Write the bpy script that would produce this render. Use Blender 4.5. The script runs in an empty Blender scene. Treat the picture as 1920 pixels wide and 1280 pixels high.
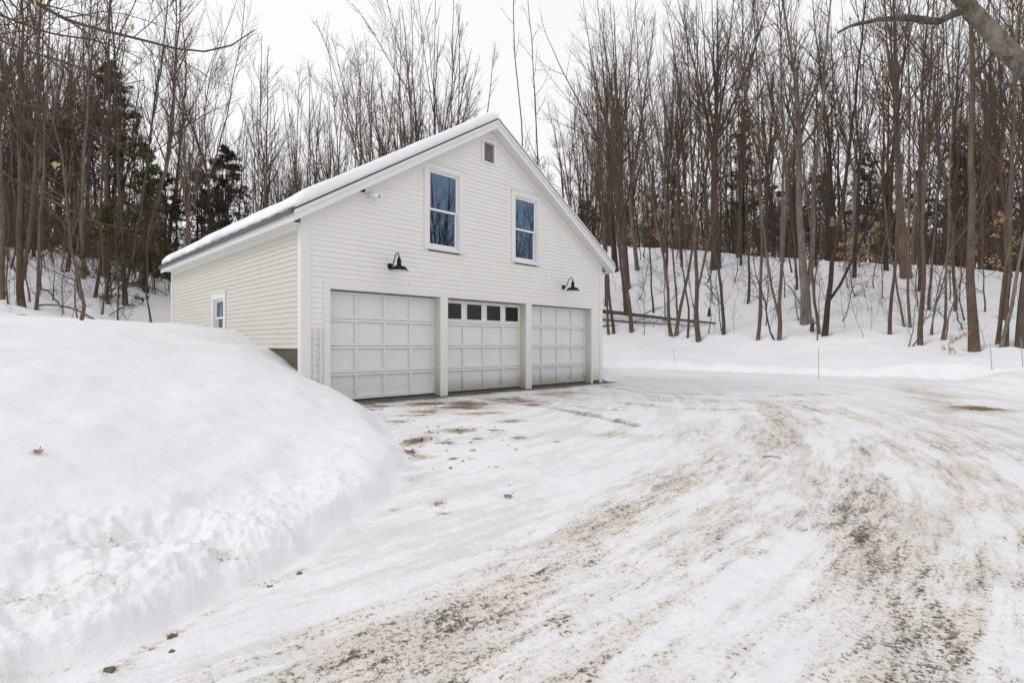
import bpy, bmesh, math, random
import numpy as np
from mathutils import Matrix, Vector, Euler

PI = math.pi
FPX, CX, CY, EYE = 1003.0, 960.0, 646.0, 1.09       # lens in photo pixels, eye height
TH = math.atan2(.705, .709)                         # heading of the garage front
sc = bpy.context.scene
col = sc.collection

# ------------------------------------------------------------------ helpers
def tag(o, label=None, cat=None, group=None, kind=None):
    if label: o['label'] = label
    if cat: o['category'] = cat
    if group: o['group'] = group
    if kind: o['kind'] = kind
    return o

def empty(name, loc=(0, 0, 0), rot=(0, 0, 0)):
    o = bpy.data.objects.new(name, None)
    o.location = loc; o.rotation_euler = rot
    o.empty_display_size = .2
    col.objects.link(o)
    return o

def mesh_from(name, V, F, smooth=False):
    """V (n,3), F (m,4) or (m,3) numpy"""
    V = np.asarray(V, dtype=np.float32); F = np.asarray(F, dtype=np.int32)
    me = bpy.data.meshes.new(name)
    k = F.shape[1]
    me.vertices.add(len(V)); me.vertices.foreach_set('co', V.ravel())
    me.loops.add(F.size); me.loops.foreach_set('vertex_index', F.ravel())
    me.polygons.add(len(F))
    me.polygons.foreach_set('loop_start', np.arange(0, F.size, k, dtype=np.int32))
    me.polygons.foreach_set('loop_total', np.full(len(F), k, dtype=np.int32))
    if smooth:
        me.polygons.foreach_set('use_smooth', np.ones(len(F), dtype=bool))
    me.update(calc_edges=True)
    return me

def link(name, me, mat, parent=None):
    o = bpy.data.objects.new(name, me)
    if mat and not me.materials: me.materials.append(mat)
    if parent: o.parent = parent
    col.objects.link(o)
    return o

class MB:
    """collects quads / polys for one mesh"""
    def __init__(s): s.v = []; s.f = []
    def add(s, vs, fs):
        n = len(s.v); s.v += [tuple(p) for p in vs]; s.f += [tuple(i + n for i in f) for f in fs]
    def prism8(s, p):
        # p: 4 bottom (ccw from above) then 4 top
        s.add(p, [(3, 2, 1, 0), (4, 5, 6, 7), (0, 1, 5, 4), (1, 2, 6, 5), (2, 3, 7, 6), (3, 0, 4, 7)])
    def box(s, x0, x1, y0, y1, z0, z1):
        s.prism8([(x0, y0, z0), (x1, y0, z0), (x1, y1, z0), (x0, y1, z0), (x0, y0, z1), (x1, y0, z1), (x1, y1, z1), (x0, y1, z1)])
    def extrude(s, poly, d):
        n = len(poly); a = [Vector(p) for p in poly]; b = [p + Vector(d) for p in a]
        s.add(a + b, [tuple(range(n))[::-1], tuple(range(n, 2 * n))] + [(i, (i + 1) % n, n + (i + 1) % n, n + i) for i in range(n)])
    def tube(s, pts, rad, sides=10, cap=True):
        V, F = tubes(np.array([pts], float), np.array([rad if hasattr(rad, '__len__') else [rad] * len(pts)], float), sides)
        s.add(V.tolist(), F.tolist())
        if cap:
            n = len(s.v) - len(V); k = len(pts)
            s.f.append(tuple(n + i for i in range(sides))[::-1]); s.f.append(tuple(n + (k - 1) * sides + i for i in range(sides)))
    def lathe(s, prof, c, sides=24, axis='z'):
        n = len(s.v)
        for (r, h) in prof:
            for i in range(sides):
                a = 2 * PI * i / sides
                if axis == 'z': s.v.append((c[0] + r * math.cos(a), c[1] + r * math.sin(a), c[2] + h))
                else: s.v.append((c[0] + r * math.cos(a), c[1] + h, c[2] + r * math.sin(a)))
        for j in range(len(prof) - 1):
            for i in range(sides):
                i2 = (i + 1) % sides
                s.f.append((n + j * sides + i, n + j * sides + i2, n + (j + 1) * sides + i2, n + (j + 1) * sides + i))
    def build(s, name, mat, parent=None, bevel=0, smooth=False):
        me = bpy.data.meshes.new(name)
        me.from_pydata(s.v, [], s.f); me.update()
        bm = bmesh.new(); bm.from_mesh(me); bmesh.ops.recalc_face_normals(bm, faces=bm.faces)
        if bevel: bmesh.ops.bevel(bm, geom=list(bm.edges), offset=bevel, segments=1, affect='EDGES', clamp_overlap=True)
        if smooth:
            for f in bm.faces: f.smooth = True
        bm.to_mesh(me); bm.free()
        return link(name, me, mat, parent)

def tubes(P, R, sides):
    """P (n,k,3) polylines, R (n,k) radii -> verts, quads"""
    n, k, _ = P.shape
    T = np.empty_like(P)
    T[:, 1:-1] = P[:, 2:] - P[:, :-2]; T[:, 0] = P[:, 1] - P[:, 0]; T[:, -1] = P[:, -1] - P[:, -2]
    T /= np.linalg.norm(T, axis=2, keepdims=True) + 1e-9
    m = np.abs(T.mean(axis=1))
    ref = np.zeros((n, 3)); ref[np.arange(n), m.argmin(axis=1)] = 1
    A = np.cross(T, ref[:, None, :]); A /= np.linalg.norm(A, axis=2, keepdims=True) + 1e-9
    B = np.cross(T, A)
    a = np.arange(sides) * 2 * PI / sides
    V = P[:, :, None, :] + R[:, :, None, None] * (np.cos(a)[None, None, :, None] * A[:, :, None, :] + np.sin(a)[None, None, :, None] * B[:, :, None, :])
    V = V.reshape(-1, 3)
    base = (np.arange(n) * k * sides)[:, None, None] + (np.arange(k - 1) * sides)[None, :, None]
    i = np.arange(sides)[None, None, :]; j = (np.arange(sides)[None, None, :] + 1) % sides
    F = np.stack([base + i, base + j, base + sides + j, base + sides + i], axis=-1).reshape(-1, 4)
    return V, F

def cat_meshes(parts):
    V = []; F = []; n = 0
    for v, f in parts:
        V.append(v); F.append(f + n); n += len(v)
    return np.concatenate(V), np.concatenate(F)

# ------------------------------------------------------------------ node material helpers
def new_mat(name):
    m = bpy.data.materials.new(name); m.use_nodes = True
    nt = m.node_tree
    return m, nt, nt.nodes['Principled BSDF']

def N(nt, typ, **kw):
    n = nt.nodes.new(typ)
    for k, v in kw.items(): setattr(n, k, v)
    return n

def noise(nt, vec, scale, detail=4, rough=.55, dist=0):
    n = N(nt, 'ShaderNodeTexNoise'); n.inputs['Scale'].default_value = scale
    n.inputs['Detail'].default_value = detail; n.inputs['Roughness'].default_value = rough; n.inputs['Distortion'].default_value = dist
    if vec is not None: nt.links.new(vec, n.inputs['Vector'])
    return n.outputs['Fac']

def math_(nt, op, a, b=None, c=None, clamp=False):
    n = N(nt, 'ShaderNodeMath', operation=op); n.use_clamp = clamp
    for i, x in enumerate((a, b, c)):
        if x is None: continue
        if isinstance(x, (int, float)): n.inputs[i].default_value = x
        else: nt.links.new(x, n.inputs[i])
    return n.outputs[0]

def sstep(nt, x, lo, hi):
    n = N(nt, 'ShaderNodeMapRange', interpolation_type='SMOOTHSTEP')
    nt.links.new(x, n.inputs[0]); n.inputs[1].default_value = lo; n.inputs[2].default_value = hi
    return n.outputs[0]

def mix(nt, fac, a, b):
    n = N(nt, 'ShaderNodeMix', data_type='RGBA')
    if isinstance(fac, (int, float)): n.inputs[0].default_value = fac
    else: nt.links.new(fac, n.inputs[0])
    for i, x in ((6, a), (7, b)):
        if isinstance(x, tuple): n.inputs[i].default_value = (*x, 1)
        else: nt.links.new(x, n.inputs[i])
    return n.outputs[2]

def bump(nt, bsdf, h, strength=.4, dist=.01):
    b = N(nt, 'ShaderNodeBump'); b.inputs['Strength'].default_value = strength; b.inputs['Distance'].default_value = dist
    nt.links.new(h, b.inputs['Height']); nt.links.new(b.outputs[0], bsdf.inputs['Normal'])

def scaled(nt, vec, s):
    n = N(nt, 'ShaderNodeMapping'); n.inputs['Scale'].default_value = s
    nt.links.new(vec, n.inputs['Vector']); return n.outputs[0]

def snow_material():
    m, nt, b = new_mat('snow')
    pos = N(nt, 'ShaderNodeNewGeometry').outputs['Position']
    dirt = N(nt, 'ShaderNodeAttribute', attribute_name='dirt').outputs['Fac']
    brown = N(nt, 'ShaderNodeAttribute', attribute_name='brown').outputs['Fac']
    drive = N(nt, 'ShaderNodeAttribute', attribute_name='drive').outputs['Fac']
    flow = N(nt, 'ShaderNodeAttribute', attribute_name='flow').outputs['Vector']
    door = N(nt, 'ShaderNodeAttribute', attribute_name='doorzone').outputs['Fac']
    rot = N(nt, 'ShaderNodeMapping'); rot.inputs['Rotation'].default_value = (0, 0, -TH); nt.links.new(pos, rot.inputs['Vector'])
    st2 = scaled(nt, rot.outputs[0], (1.5, .35, 1)); st = scaled(nt, flow, (.34, 1.5, 1))
    mixf = lambda a, b: math_(nt, 'ADD', a, math_(nt, 'MULTIPLY', door, math_(nt, 'SUBTRACT', b, a)))
    n1 = mixf(noise(nt, st, 1.9, 6, .62, .35), noise(nt, st2, 1.9, 6, .62, .35))
    n2 = mixf(noise(nt, st, 10, 6, .68, .3), noise(nt, st2, 8, 6, .68, .3))
    streak = noise(nt, scaled(nt, flow, (.10, 1.2, 1)), 4.5, 5, .6)
    n3 = noise(nt, pos, 48, 5, .7)
    n4 = noise(nt, pos, 150, 2, .6)
    c = lambda x, k: math_(nt, 'MULTIPLY', math_(nt, 'SUBTRACT', x, .5), k)
    add = lambda *a: a[0] if len(a) == 1 else math_(nt, 'ADD', a[0], add(*a[1:]))
    gate = sstep(nt, dirt, .02, .26)
    stain_raw = add(dirt, c(n1, 1.5), c(n2, 1.4), c(n3, 1.3), c(streak, 1.0))
    stain = math_(nt, 'MULTIPLY', sstep(nt, stain_raw, .10, .72), gate)
    dark_raw = add(dirt, c(n1, 1.4), c(n2, 2.3), c(n3, 3.1), c(n4, 1.5), c(streak, .8))
    dark = math_(nt, 'MULTIPLY', sstep(nt, dark_raw, .68, 1.06), gate)
    black = math_(nt, 'MULTIPLY', sstep(nt, add(dirt, c(n1, 1.2), c(n2, 2.4), c(n3, 3.2), c(n4, 1.4)), .95, 1.25), gate)
    # faint packed-snow greys over the drive
    grey = math_(nt, 'MULTIPLY', sstep(nt, add(n1, c(n2, .9), c(n3, .6), c(streak, 1.2)), .42, .66), math_(nt, 'MULTIPLY', drive, .48))
    clean = mix(nt, sstep(nt, noise(nt, pos, .6, 3), .3, .7), (.835, .84, .865), (.80, .808, .84))
    col_ = mix(nt, grey, clean, (.60, .59, .575))
    tan = mix(nt, sstep(nt, noise(nt, pos, 2.3, 3), .35, .65), (.70, .60, .50), (.65, .615, .57))
    col_ = mix(nt, math_(nt, 'MULTIPLY', stain, .66), col_, tan)
    col_ = mix(nt, math_(nt, 'MULTIPLY', dark, .72), col_, mix(nt, brown, (.165, .13, .092), (.22, .13, .06)))
    col_ = mix(nt, math_(nt, 'MULTIPLY', black, .85), col_, mix(nt, brown, (.045, .04, .033), (.09, .055, .028)))
    nt.links.new(col_, b.inputs['Base Color'])
    nt.links.new(math_(nt, 'SUBTRACT', .75, math_(nt, 'MULTIPLY', drive, math_(nt, 'MULTIPLY', n1, .42))), b.inputs['Roughness'])
    b.inputs['Specular IOR Level'].default_value = .35
    n5 = noise(nt, pos, 14, 4, .6)
    h = add(math_(nt, 'MULTIPLY', n5, .55), math_(nt, 'MULTIPLY', n3, .5), math_(nt, 'MULTIPLY', n4, .2), math_(nt, 'MULTIPLY', math_(nt, 'MULTIPLY', n2, drive), 1.2))
    bump(nt, b, h, .65, .022)
    return m

def roof_snow_material():
    m, nt, b = new_mat('roof_snow')
    pos = N(nt, 'ShaderNodeNewGeometry').outputs['Position']
    n = noise(nt, pos, 30, 4, .65)
    nt.links.new(mix(nt, noise(nt, pos, 1.5, 3), (.86, .865, .885), (.83, .84, .865)), b.inputs['Base Color'])
    b.inputs['Roughness'].default_value = .75; b.inputs['Specular IOR Level'].default_value = .3
    bump(nt, b, n, .4, .015)
    return m

def paint_material(name, colr, grime=(.5, .45, .36), amount=.35, rough=.5, low=None):
    m, nt, b = new_mat(name)
    obj = N(nt, 'ShaderNodeTexCoord').outputs['Object']
    g = noise(nt, scaled(nt, obj, (1, 1, .35)), 3.2, 6, .7, .4)
    f = noise(nt, scaled(nt, obj, (.3, .3, 6)), 5, 5, .7)
    k = math_(nt, 'MULTIPLY', sstep(nt, math_(nt, 'ADD', math_(nt, 'MULTIPLY', g, .6), math_(nt, 'MULTIPLY', f, .5)), .5, .85), amount)
    c = mix(nt, k, colr, grime)
    if low:                                    # mildew that has crept up from the wet ground
        z = N(nt, 'ShaderNodeSeparateXYZ'); nt.links.new(obj, z.inputs[0])
        s = math_(nt, 'ADD', z.outputs[2], math_(nt, 'MULTIPLY', math_(nt, 'SUBTRACT', noise(nt, obj, 7, 6, .75), .5), low[2]))
        inv = math_(nt, 'SUBTRACT', 1, sstep(nt, s, low[0], low[1]))
        c = mix(nt, math_(nt, 'MULTIPLY', inv, low[3]), c, (.25, .25, .19))
    nt.links.new(c, b.inputs['Base Color']); b.inputs['Roughness'].default_value = rough
    return m

def plain(name, colr, rough=.5, metal=0, spec=.5, var=.12, scale=20):
    m, nt, b = new_mat(name)
    obj = N(nt, 'ShaderNodeTexCoord').outputs['Object']
    n = noise(nt, obj, scale, 5, .65)
    nt.links.new(mix(nt, n, tuple(x * (1 - var) for x in colr), tuple(min(1, x * (1 + var)) for x in colr)), b.inputs['Base Color'])
    b.inputs['Roughness'].default_value = rough; b.inputs['Metallic'].default_value = metal; b.inputs['Specular IOR Level'].default_value = spec
    return m

def bark_material(name, a, bcol, moss=None):
    m, nt, b = new_mat(name)
    obj = N(nt, 'ShaderNodeTexCoord').outputs['Object']
    rnd = N(nt, 'ShaderNodeObjectInfo').outputs['Random']
    n = noise(nt, scaled(nt, obj, (1, 1, .6 if moss else .18)), 16 if moss else 30, 6, .75, .3)
    n2 = noise(nt, scaled(nt, obj, (1, 1, .5)), 2.2, 4, .6)
    c = mix(nt, sstep(nt, n, .3, .72), a, bcol)
    c = mix(nt, math_(nt, 'MULTIPLY', sstep(nt, n2, .45, .7), .45), c, tuple(min(1, x * 1.5) for x in bcol))
    if moss:
        c = mix(nt, math_(nt, 'MULTIPLY', sstep(nt, noise(nt, obj, 3.5, 5, .75), .5, .68), .75), c, moss)
    hs = N(nt, 'ShaderNodeHueSaturation'); nt.links.new(c, hs.inputs['Color'])
    nt.links.new(math_(nt, 'ADD', .72, math_(nt, 'MULTIPLY', rnd, .6)), hs.inputs['Value'])
    nt.links.new(hs.outputs[0], b.inputs['Base Color']); b.inputs['Roughness'].default_value = .9; b.inputs['Specular IOR Level'].default_value = .15
    bump(nt, b, n, .7, .02)
    return m

def leaf_material(name, a, bcol):
    m, nt, b = new_mat(name)
    geo = N(nt, 'ShaderNodeNewGeometry')
    c = mix(nt, geo.outputs['Random Per Island'], a, bcol)
    nt.links.new(c, b.inputs['Base Color']); b.inputs['Roughness'].default_value = .7; b.inputs['Specular IOR Level'].default_value = .2
    return m

M = {}
M['snow'] = snow_material()
M['roofsnow'] = roof_snow_material()
M['siding'] = paint_material('white_clapboard_paint', (.80, .79, .76), (.58, .55, .49), .34, low=(.0, .55, .45, .35))
M['side_siding'] = paint_material('shaded_weathered_paint', (.63, .605, .55), (.48, .42, .34), .42)  # the front's white paint, with the side wall's warmer shade put into the colour
M['trim'] = paint_material('white_trim_paint', (.77, .765, .74), (.60, .56, .48), .25)
M['jamb'] = paint_material('jamb_paint', (.66, .64, .56), (.4, .37, .28), .4, low=(-.05, .7, .5, .5))
M['door'] = paint_material('grey_white_door_paint', (.74, .765, .77), (.55, .55, .53), .3, rough=.4)
M['door_dirty'] = paint_material('mildewed_door_paint', (.75, .755, .755), (.52, .51, .47), .35, rough=.4, low=(-.02, .42, .35, .75))
M['vinyl'] = plain('window_vinyl', (.82, .83, .84), .35, var=.03)
M['metal'] = plain('roof_metal', (.10, .11, .12), .45, .6)
M['black'] = plain('black_enamel', (.008, .008, .008), .5, spec=.2, var=.2)
M['lampwhite'] = plain('white_enamel', (.8, .8, .8), .3, var=.02)
M['concrete'] = plain('stained_concrete', (.12, .098, .068), .9, var=.5, scale=6)
M['glass'] = plain('coated_glass', (.10, .15, .215), .02, 1.0, var=.03, scale=1)
M['darkglass'] = plain('dark_glass', (.014, .015, .016), .06, 0, .3, var=.2, scale=2)
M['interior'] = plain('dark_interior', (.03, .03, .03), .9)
M['gasket'] = plain('rubber_gasket', (.02, .02, .02), .8)
M['louvre'] = plain('louvre_grey', (.62, .60, .55), .6)
M['bark'] = bark_material('brown_bark', (.078, .056, .040), (.185, .138, .102))
M['bark_dark'] = bark_material('dark_bark', (.045, .035, .028), (.115, .09, .07))
M['bark_grey'] = bark_material('grey_bark', (.095, .082, .068), (.22, .195, .165))
M['bark_moss'] = bark_material('mossy_bark', (.045, .038, .030), (.20, .178, .145), (.062, .062, .022))
M['twig'] = bark_material('twig_bark', (.064, .047, .035), (.14, .106, .080))
M['needle'] = leaf_material('hemlock_needles', (.064, .054, .036), (.13, .11, .075))
M['needle_green'] = leaf_material('green_hemlock_needles', (.085, .085, .032), (.165, .155, .065))
M['needle_brown'] = leaf_material('brown_needles', (.075, .060, .045), (.14, .112, .084))
M['beech'] = leaf_material('beech_leaves', (.50, .33, .16), (.72, .54, .34))
M['stake'] = plain('weathered_stake', (.30, .28, .26), .8)
M['deadleaf'] = plain('dead_leaf', (.36, .17, .06), .7, var=.35, scale=60)
M['soil'] = plain('frozen_soil', (.16, .125, .085), .95, spec=.1, var=.5, scale=80)
M['wood_log'] = bark_material('log_bark', (.07, .055, .042), (.17, .135, .10))

# ------------------------------------------------------------------ terrain
TH = math.atan2(.705, .709)
AU = np.array([math.cos(TH), math.sin(TH)]); AV = np.array([-math.sin(TH), math.cos(TH)])
C0 = np.array([-3.759, 9.573])               # front corner of the garage
GW, GD = 9.05, 9.05

def uv(x, y):
    dx = x - C0[0]; dy = y - C0[1]
    return AU[0] * dx + AU[1] * dy, AV[0] * dx + AV[1] * dy
def xy(u, v): return C0[0] + AU[0] * u + AV[0] * v, C0[1] + AU[1] * u + AV[1] * v

def hash2(ix, iy, s):
    h = np.sin(ix * 127.1 + iy * 311.7 + s * 74.7) * 43758.5453
    return h - np.floor(h)
def vn(x, y, s=0):
    ix = np.floor(x); iy = np.floor(y); fx = x - ix; fy = y - iy
    fx = fx * fx * (3 - 2 * fx); fy = fy * fy * (3 - 2 * fy)
    a = hash2(ix, iy, s); b = hash2(ix + 1, iy, s); c = hash2(ix, iy + 1, s); d = hash2(ix + 1, iy + 1, s)
    return (a + (b - a) * fx + (c - a) * fy + (a - b - c + d) * fx * fy) - .5
def fbm(x, y, s=0, o=4, g=.5):
    r = 0; amp = 1; 
    for i in range(o):
        r = r + amp * vn(x, y, s + i * 3.3); x = x * 2.03 + 1.7; y = y * 2.03 - 3.1; amp *= g
    return r
def S(t):
    t = np.clip(t, 0, 1); return t * t * (3 - 2 * t)

FOOT = [(-16, -30), (-8, -14), (-4.2, -4), (-2.3, 0), (-1.6, 1.4), (-1.30, 2.0), (-1.12, 2.7), (-.98, 3.4), (-.95, 4.2), (-1.08, 5.3), (-1.6, 6.8), (-2.3, 8.3),
        (-3.1, 9.75), xy(.9, .1), xy(4.5, .2), xy(4.5, 60)]
FPOLY = FOOT + [xy(-400, 400), (-900, -500), (-300, -600)]

def poly_dist(x, y, pts):
    best = np.full(np.shape(x), 1e9)
    for (ax, ay), (bx, by) in zip(pts[:-1], pts[1:]):
        dx, dy = bx - ax, by - ay; L = dx * dx + dy * dy
        t = np.clip(((x - ax) * dx + (y - ay) * dy) / L, 0, 1)
        best = np.minimum(best, np.hypot(x - ax - t * dx, y - ay - t * dy))
    return best
def inside(x, y, poly):
    r = np.zeros(np.shape(x), bool); n = len(poly)
    for i in range(n):
        (ax, ay), (bx, by) = poly[i], poly[(i + 1) % n]
        if ay == by: continue
        c = ((ay > y) != (by > y)) & (x < (bx - ax) * (y - ay) / (by - ay) + ax)
        r ^= c
    return r
def foot_d(x, y):
    d = poly_dist(x, y, FOOT)
    return np.where(inside(x, y, FPOLY), d, -d)

def hill(x, y):
    u, v = uv(x, y)
    w = v - 11 + .6 * vn(x * .15, y * .15, 5)
    gl = 4.5 * (1 - np.cos(PI * np.clip(w, 0, 19) / 19)) / 2 + .045 * np.clip(w - 19, 0, 60)
    q = u - 17.5 + .35 * vn(x * .35, y * .35, 8)
    vc = np.clip(v, -14, 20)
    A = 6.45 + .158 * vc
    gr = .32 * S(q / .26) + (.85 + .03 * vc) * S(q / 5.5) + (A - 1.2) * S((q - 2.6) / 15.5) + .03 * np.clip(q - 17, 0, 70)
    k = .8
    return np.maximum(gl, gr) + np.where(np.abs(gl - gr) < k, (k - np.abs(gl - gr)) ** 2 / (4 * k), 0) * S(np.minimum(gl, gr))

NEAR = ([0, .05, .16, .32, .62, .80, .95, 1.25, 2.0, 3.2, 5, 9, 14], [0, .065, .10, .115, .125, .155, .215, .28, .50, .84, 1.22, 1.64, 1.75])
FAR = ([0, .06, .3, .6, 1.1, 1.75, 3.45, 5.3, 9, 14, 20], [0, .10, .28, .52, .80, 1.03, 1.40, 1.60, 1.70, 1.76, 1.80])
def smooth_prof(d, prof):
    return sum(np.interp(d + o, *prof) for o in (-.05, -.025, 0, .025, .05)) / 5

def terrain(x, y, detail=False):
    x = np.asarray(x, float); y = np.asarray(y, float)
    d = foot_d(x, y)
    if True: d = d + (.14 * vn(x * 1.3, y * 1.3, 2) + .07 * vn(x * 5, y * 5, 4)) * S((y - 0) / 1) * S((9.2 - y) / 1)
    t = S((y - 4.2) / 5.4)
    zb = (1 - t) * smooth_prof(d, NEAR) + t * smooth_prof(d, FAR)
    zb = np.where(d > -.2, zb, 0)
    z = zb + hill(x, y)
    u, v = uv(x, y)
    for (mx, my, h, r) in ((12.3, 12.3, .55, 1.5), (*xy(10.1, .9), .30, .8), (*xy(10.6, 3.5), .35, 1.6)):
        z = z + h * np.exp(-((x - mx) ** 2 + (y - my) ** 2) / r ** 2)
    q = u - 17.5
    drive = np.clip((-d) / .15, 0, 1) * np.clip((-q) / .2, 0, 1) * np.clip(np.maximum((-v + .1) / .2, (u - 11.2) / .6), 0, 1)
    if detail:
        bank = np.clip(d / .3, 0, 1)
        wild = S((np.hypot(x, y) - 12) / 10)
        z = z + (1 - drive) * (.085 * fbm(x * .8, y * .8, 11, 4) + .03 * np.minimum(0, fbm(x * 2.3, y * 2.3, 17, 3)) * S((7 - y) / 3) + .012 * fbm(x * 6, y * 6, 12, 3)) 
        z = z + .22 * wild * (1 - drive) * fbm(x * .35, y * .35, 14, 3)
        # churned berm along the foot of the bank
        berm = np.exp(-((d - .40) / .55) ** 2) * S((d + .02) / .08) * (.22 + .78 * S((4.4 - y) / 1.8)) * S((8.2 - y) / 2)
        z = z + z * 0 + berm * (.052 * fbm(x * 6, y * 6, 21, 5, .66) + .028 * np.maximum(0, vn(x * 17, y * 17, 27)) + .03 * np.abs(fbm(x * 2, y * 2, 23, 3)))
        # trampled hollow on the bank
        holl = np.exp(-(((x + 1.95) / .36) ** 2 + ((y - 2.62) / .2) ** 2))
        z = z + holl * (.07 * fbm(x * 13, y * 13, 31, 3, .6) - .02)
        z = z + .13 * np.exp(-((x + 2.0) ** 2 + (y - 6.4) ** 2 * .5) / 1.2) * bank
        # plowed, driven-on snow
        z = z + drive * (.020 * fbm(x * 1.1 + y * .5, y * .9 - x * .4, 41, 3) + .012 * fbm(x * 5, y * 5, 42, 4, .6))
        z = z - drive * .022 * np.minimum(1, ruts(x, y)); rr = np.hypot(x + 10, y - 13); z = z + drive * S((13 - np.hypot(x, y)) / 4) * .010 * fbm(rr * 4, 15 * np.arctan2(y - 13, x + 10) * .35, 44, 4, .6)
        # broken edge of the far plow line
        z = z + np.exp(-((q - .25) / .35) ** 2) * .16 * fbm(x * 1.6, y * 1.6, 51, 4, .6) * (u > 9)
    z = z - .03 * S((v + 1.0) / .9) * (drive > 0) * (u < GW + .5)
    ins = (u > .3) & (u < GW - .3) & (v > .3) & (v < GD - .3)
    ins = ins | ((u > .49) & (u < 8.58) & (v > -.03) & (v < GD - .3))
    z = np.where(ins, -.06, z)
    return (z, d, drive) if detail else z

def gp(px, py, z=0):
    y = (EYE - z) * FPX / (py - CY); return ((px - CX) / FPX * y, y)

TRACKS = [  # (points, half width, strength)
    ([(-.9, .9), (-.45, 1.55), (-.29, 1.84), (-.02, 2.26), (.4, 2.85), (.89, 3.72), (1.65, 4.48), (2.9, 5.94), (3.9, 7.6), (4.4, 9.2)], .22, .62),
    ([(.1, 1.2), (.35, 1.9), (.8, 2.5), (1.15, 3.1), (1.5, 3.7)], .17, .50),
    ([(1.3, 1.2), (1.42, 1.75), (1.6, 2.17), (1.85, 2.64), (2.0, 3.09), (2.5, 3.99), (2.9, 4.6)], .20, .80),
    ([(3.2, 4.9), (4.8, 6.2), (6.0, 7.4), (7.84, 9.59), (9.4, 12.0)], .30, .42),
    ([gp(900, 747), gp(980, 757), gp(1060, 768), gp(1130, 782), gp(1190, 795)], .10, .95),
    ([gp(960, 742), gp(1040, 756), gp(1110, 764), gp(1200, 770)], .07, .9),
    ([gp(1000, 738), gp(1080, 746), gp(1180, 756), gp(1300, 764), gp(1420, 768)], .085, .92),
    ([gp(1050, 733), gp(1120, 739), gp(1220, 748), gp(1330, 756)], .06, .9),
    ([gp(1090, 729), gp(1180, 738), gp(1300, 746), gp(1420, 752), gp(1620, 752)], .08, .78),
    ([gp(1125, 724), gp(1180, 730), gp(1260, 737), gp(1420, 742), gp(1600, 738)], .08, .8),
    ([gp(1150, 722), gp(1220, 728), gp(1300, 731)], .05, .75),
    ([gp(1250, 745), gp(1420, 757), gp(1560, 770), gp(1640, 790)], .30, .5),
    ([gp(1690, 722), gp(1750, 740), gp(1770, 765), gp(1790, 800), gp(1830, 850)], .30, .55),
    ([gp(1250, 820), gp(1400, 800), gp(1560, 785)], .25, .42),
    ([gp(1550, 880), gp(1700, 960), gp(1800, 1030)], .18, .40),
    ([gp(780, 900), gp(900, 850), gp(1010, 810)], .13, .30),
    ([gp(560, 1068), gp(480, 1100), gp(400, 1140), gp(320, 1195), gp(230, 1250)], .045, .62),
]
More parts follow.
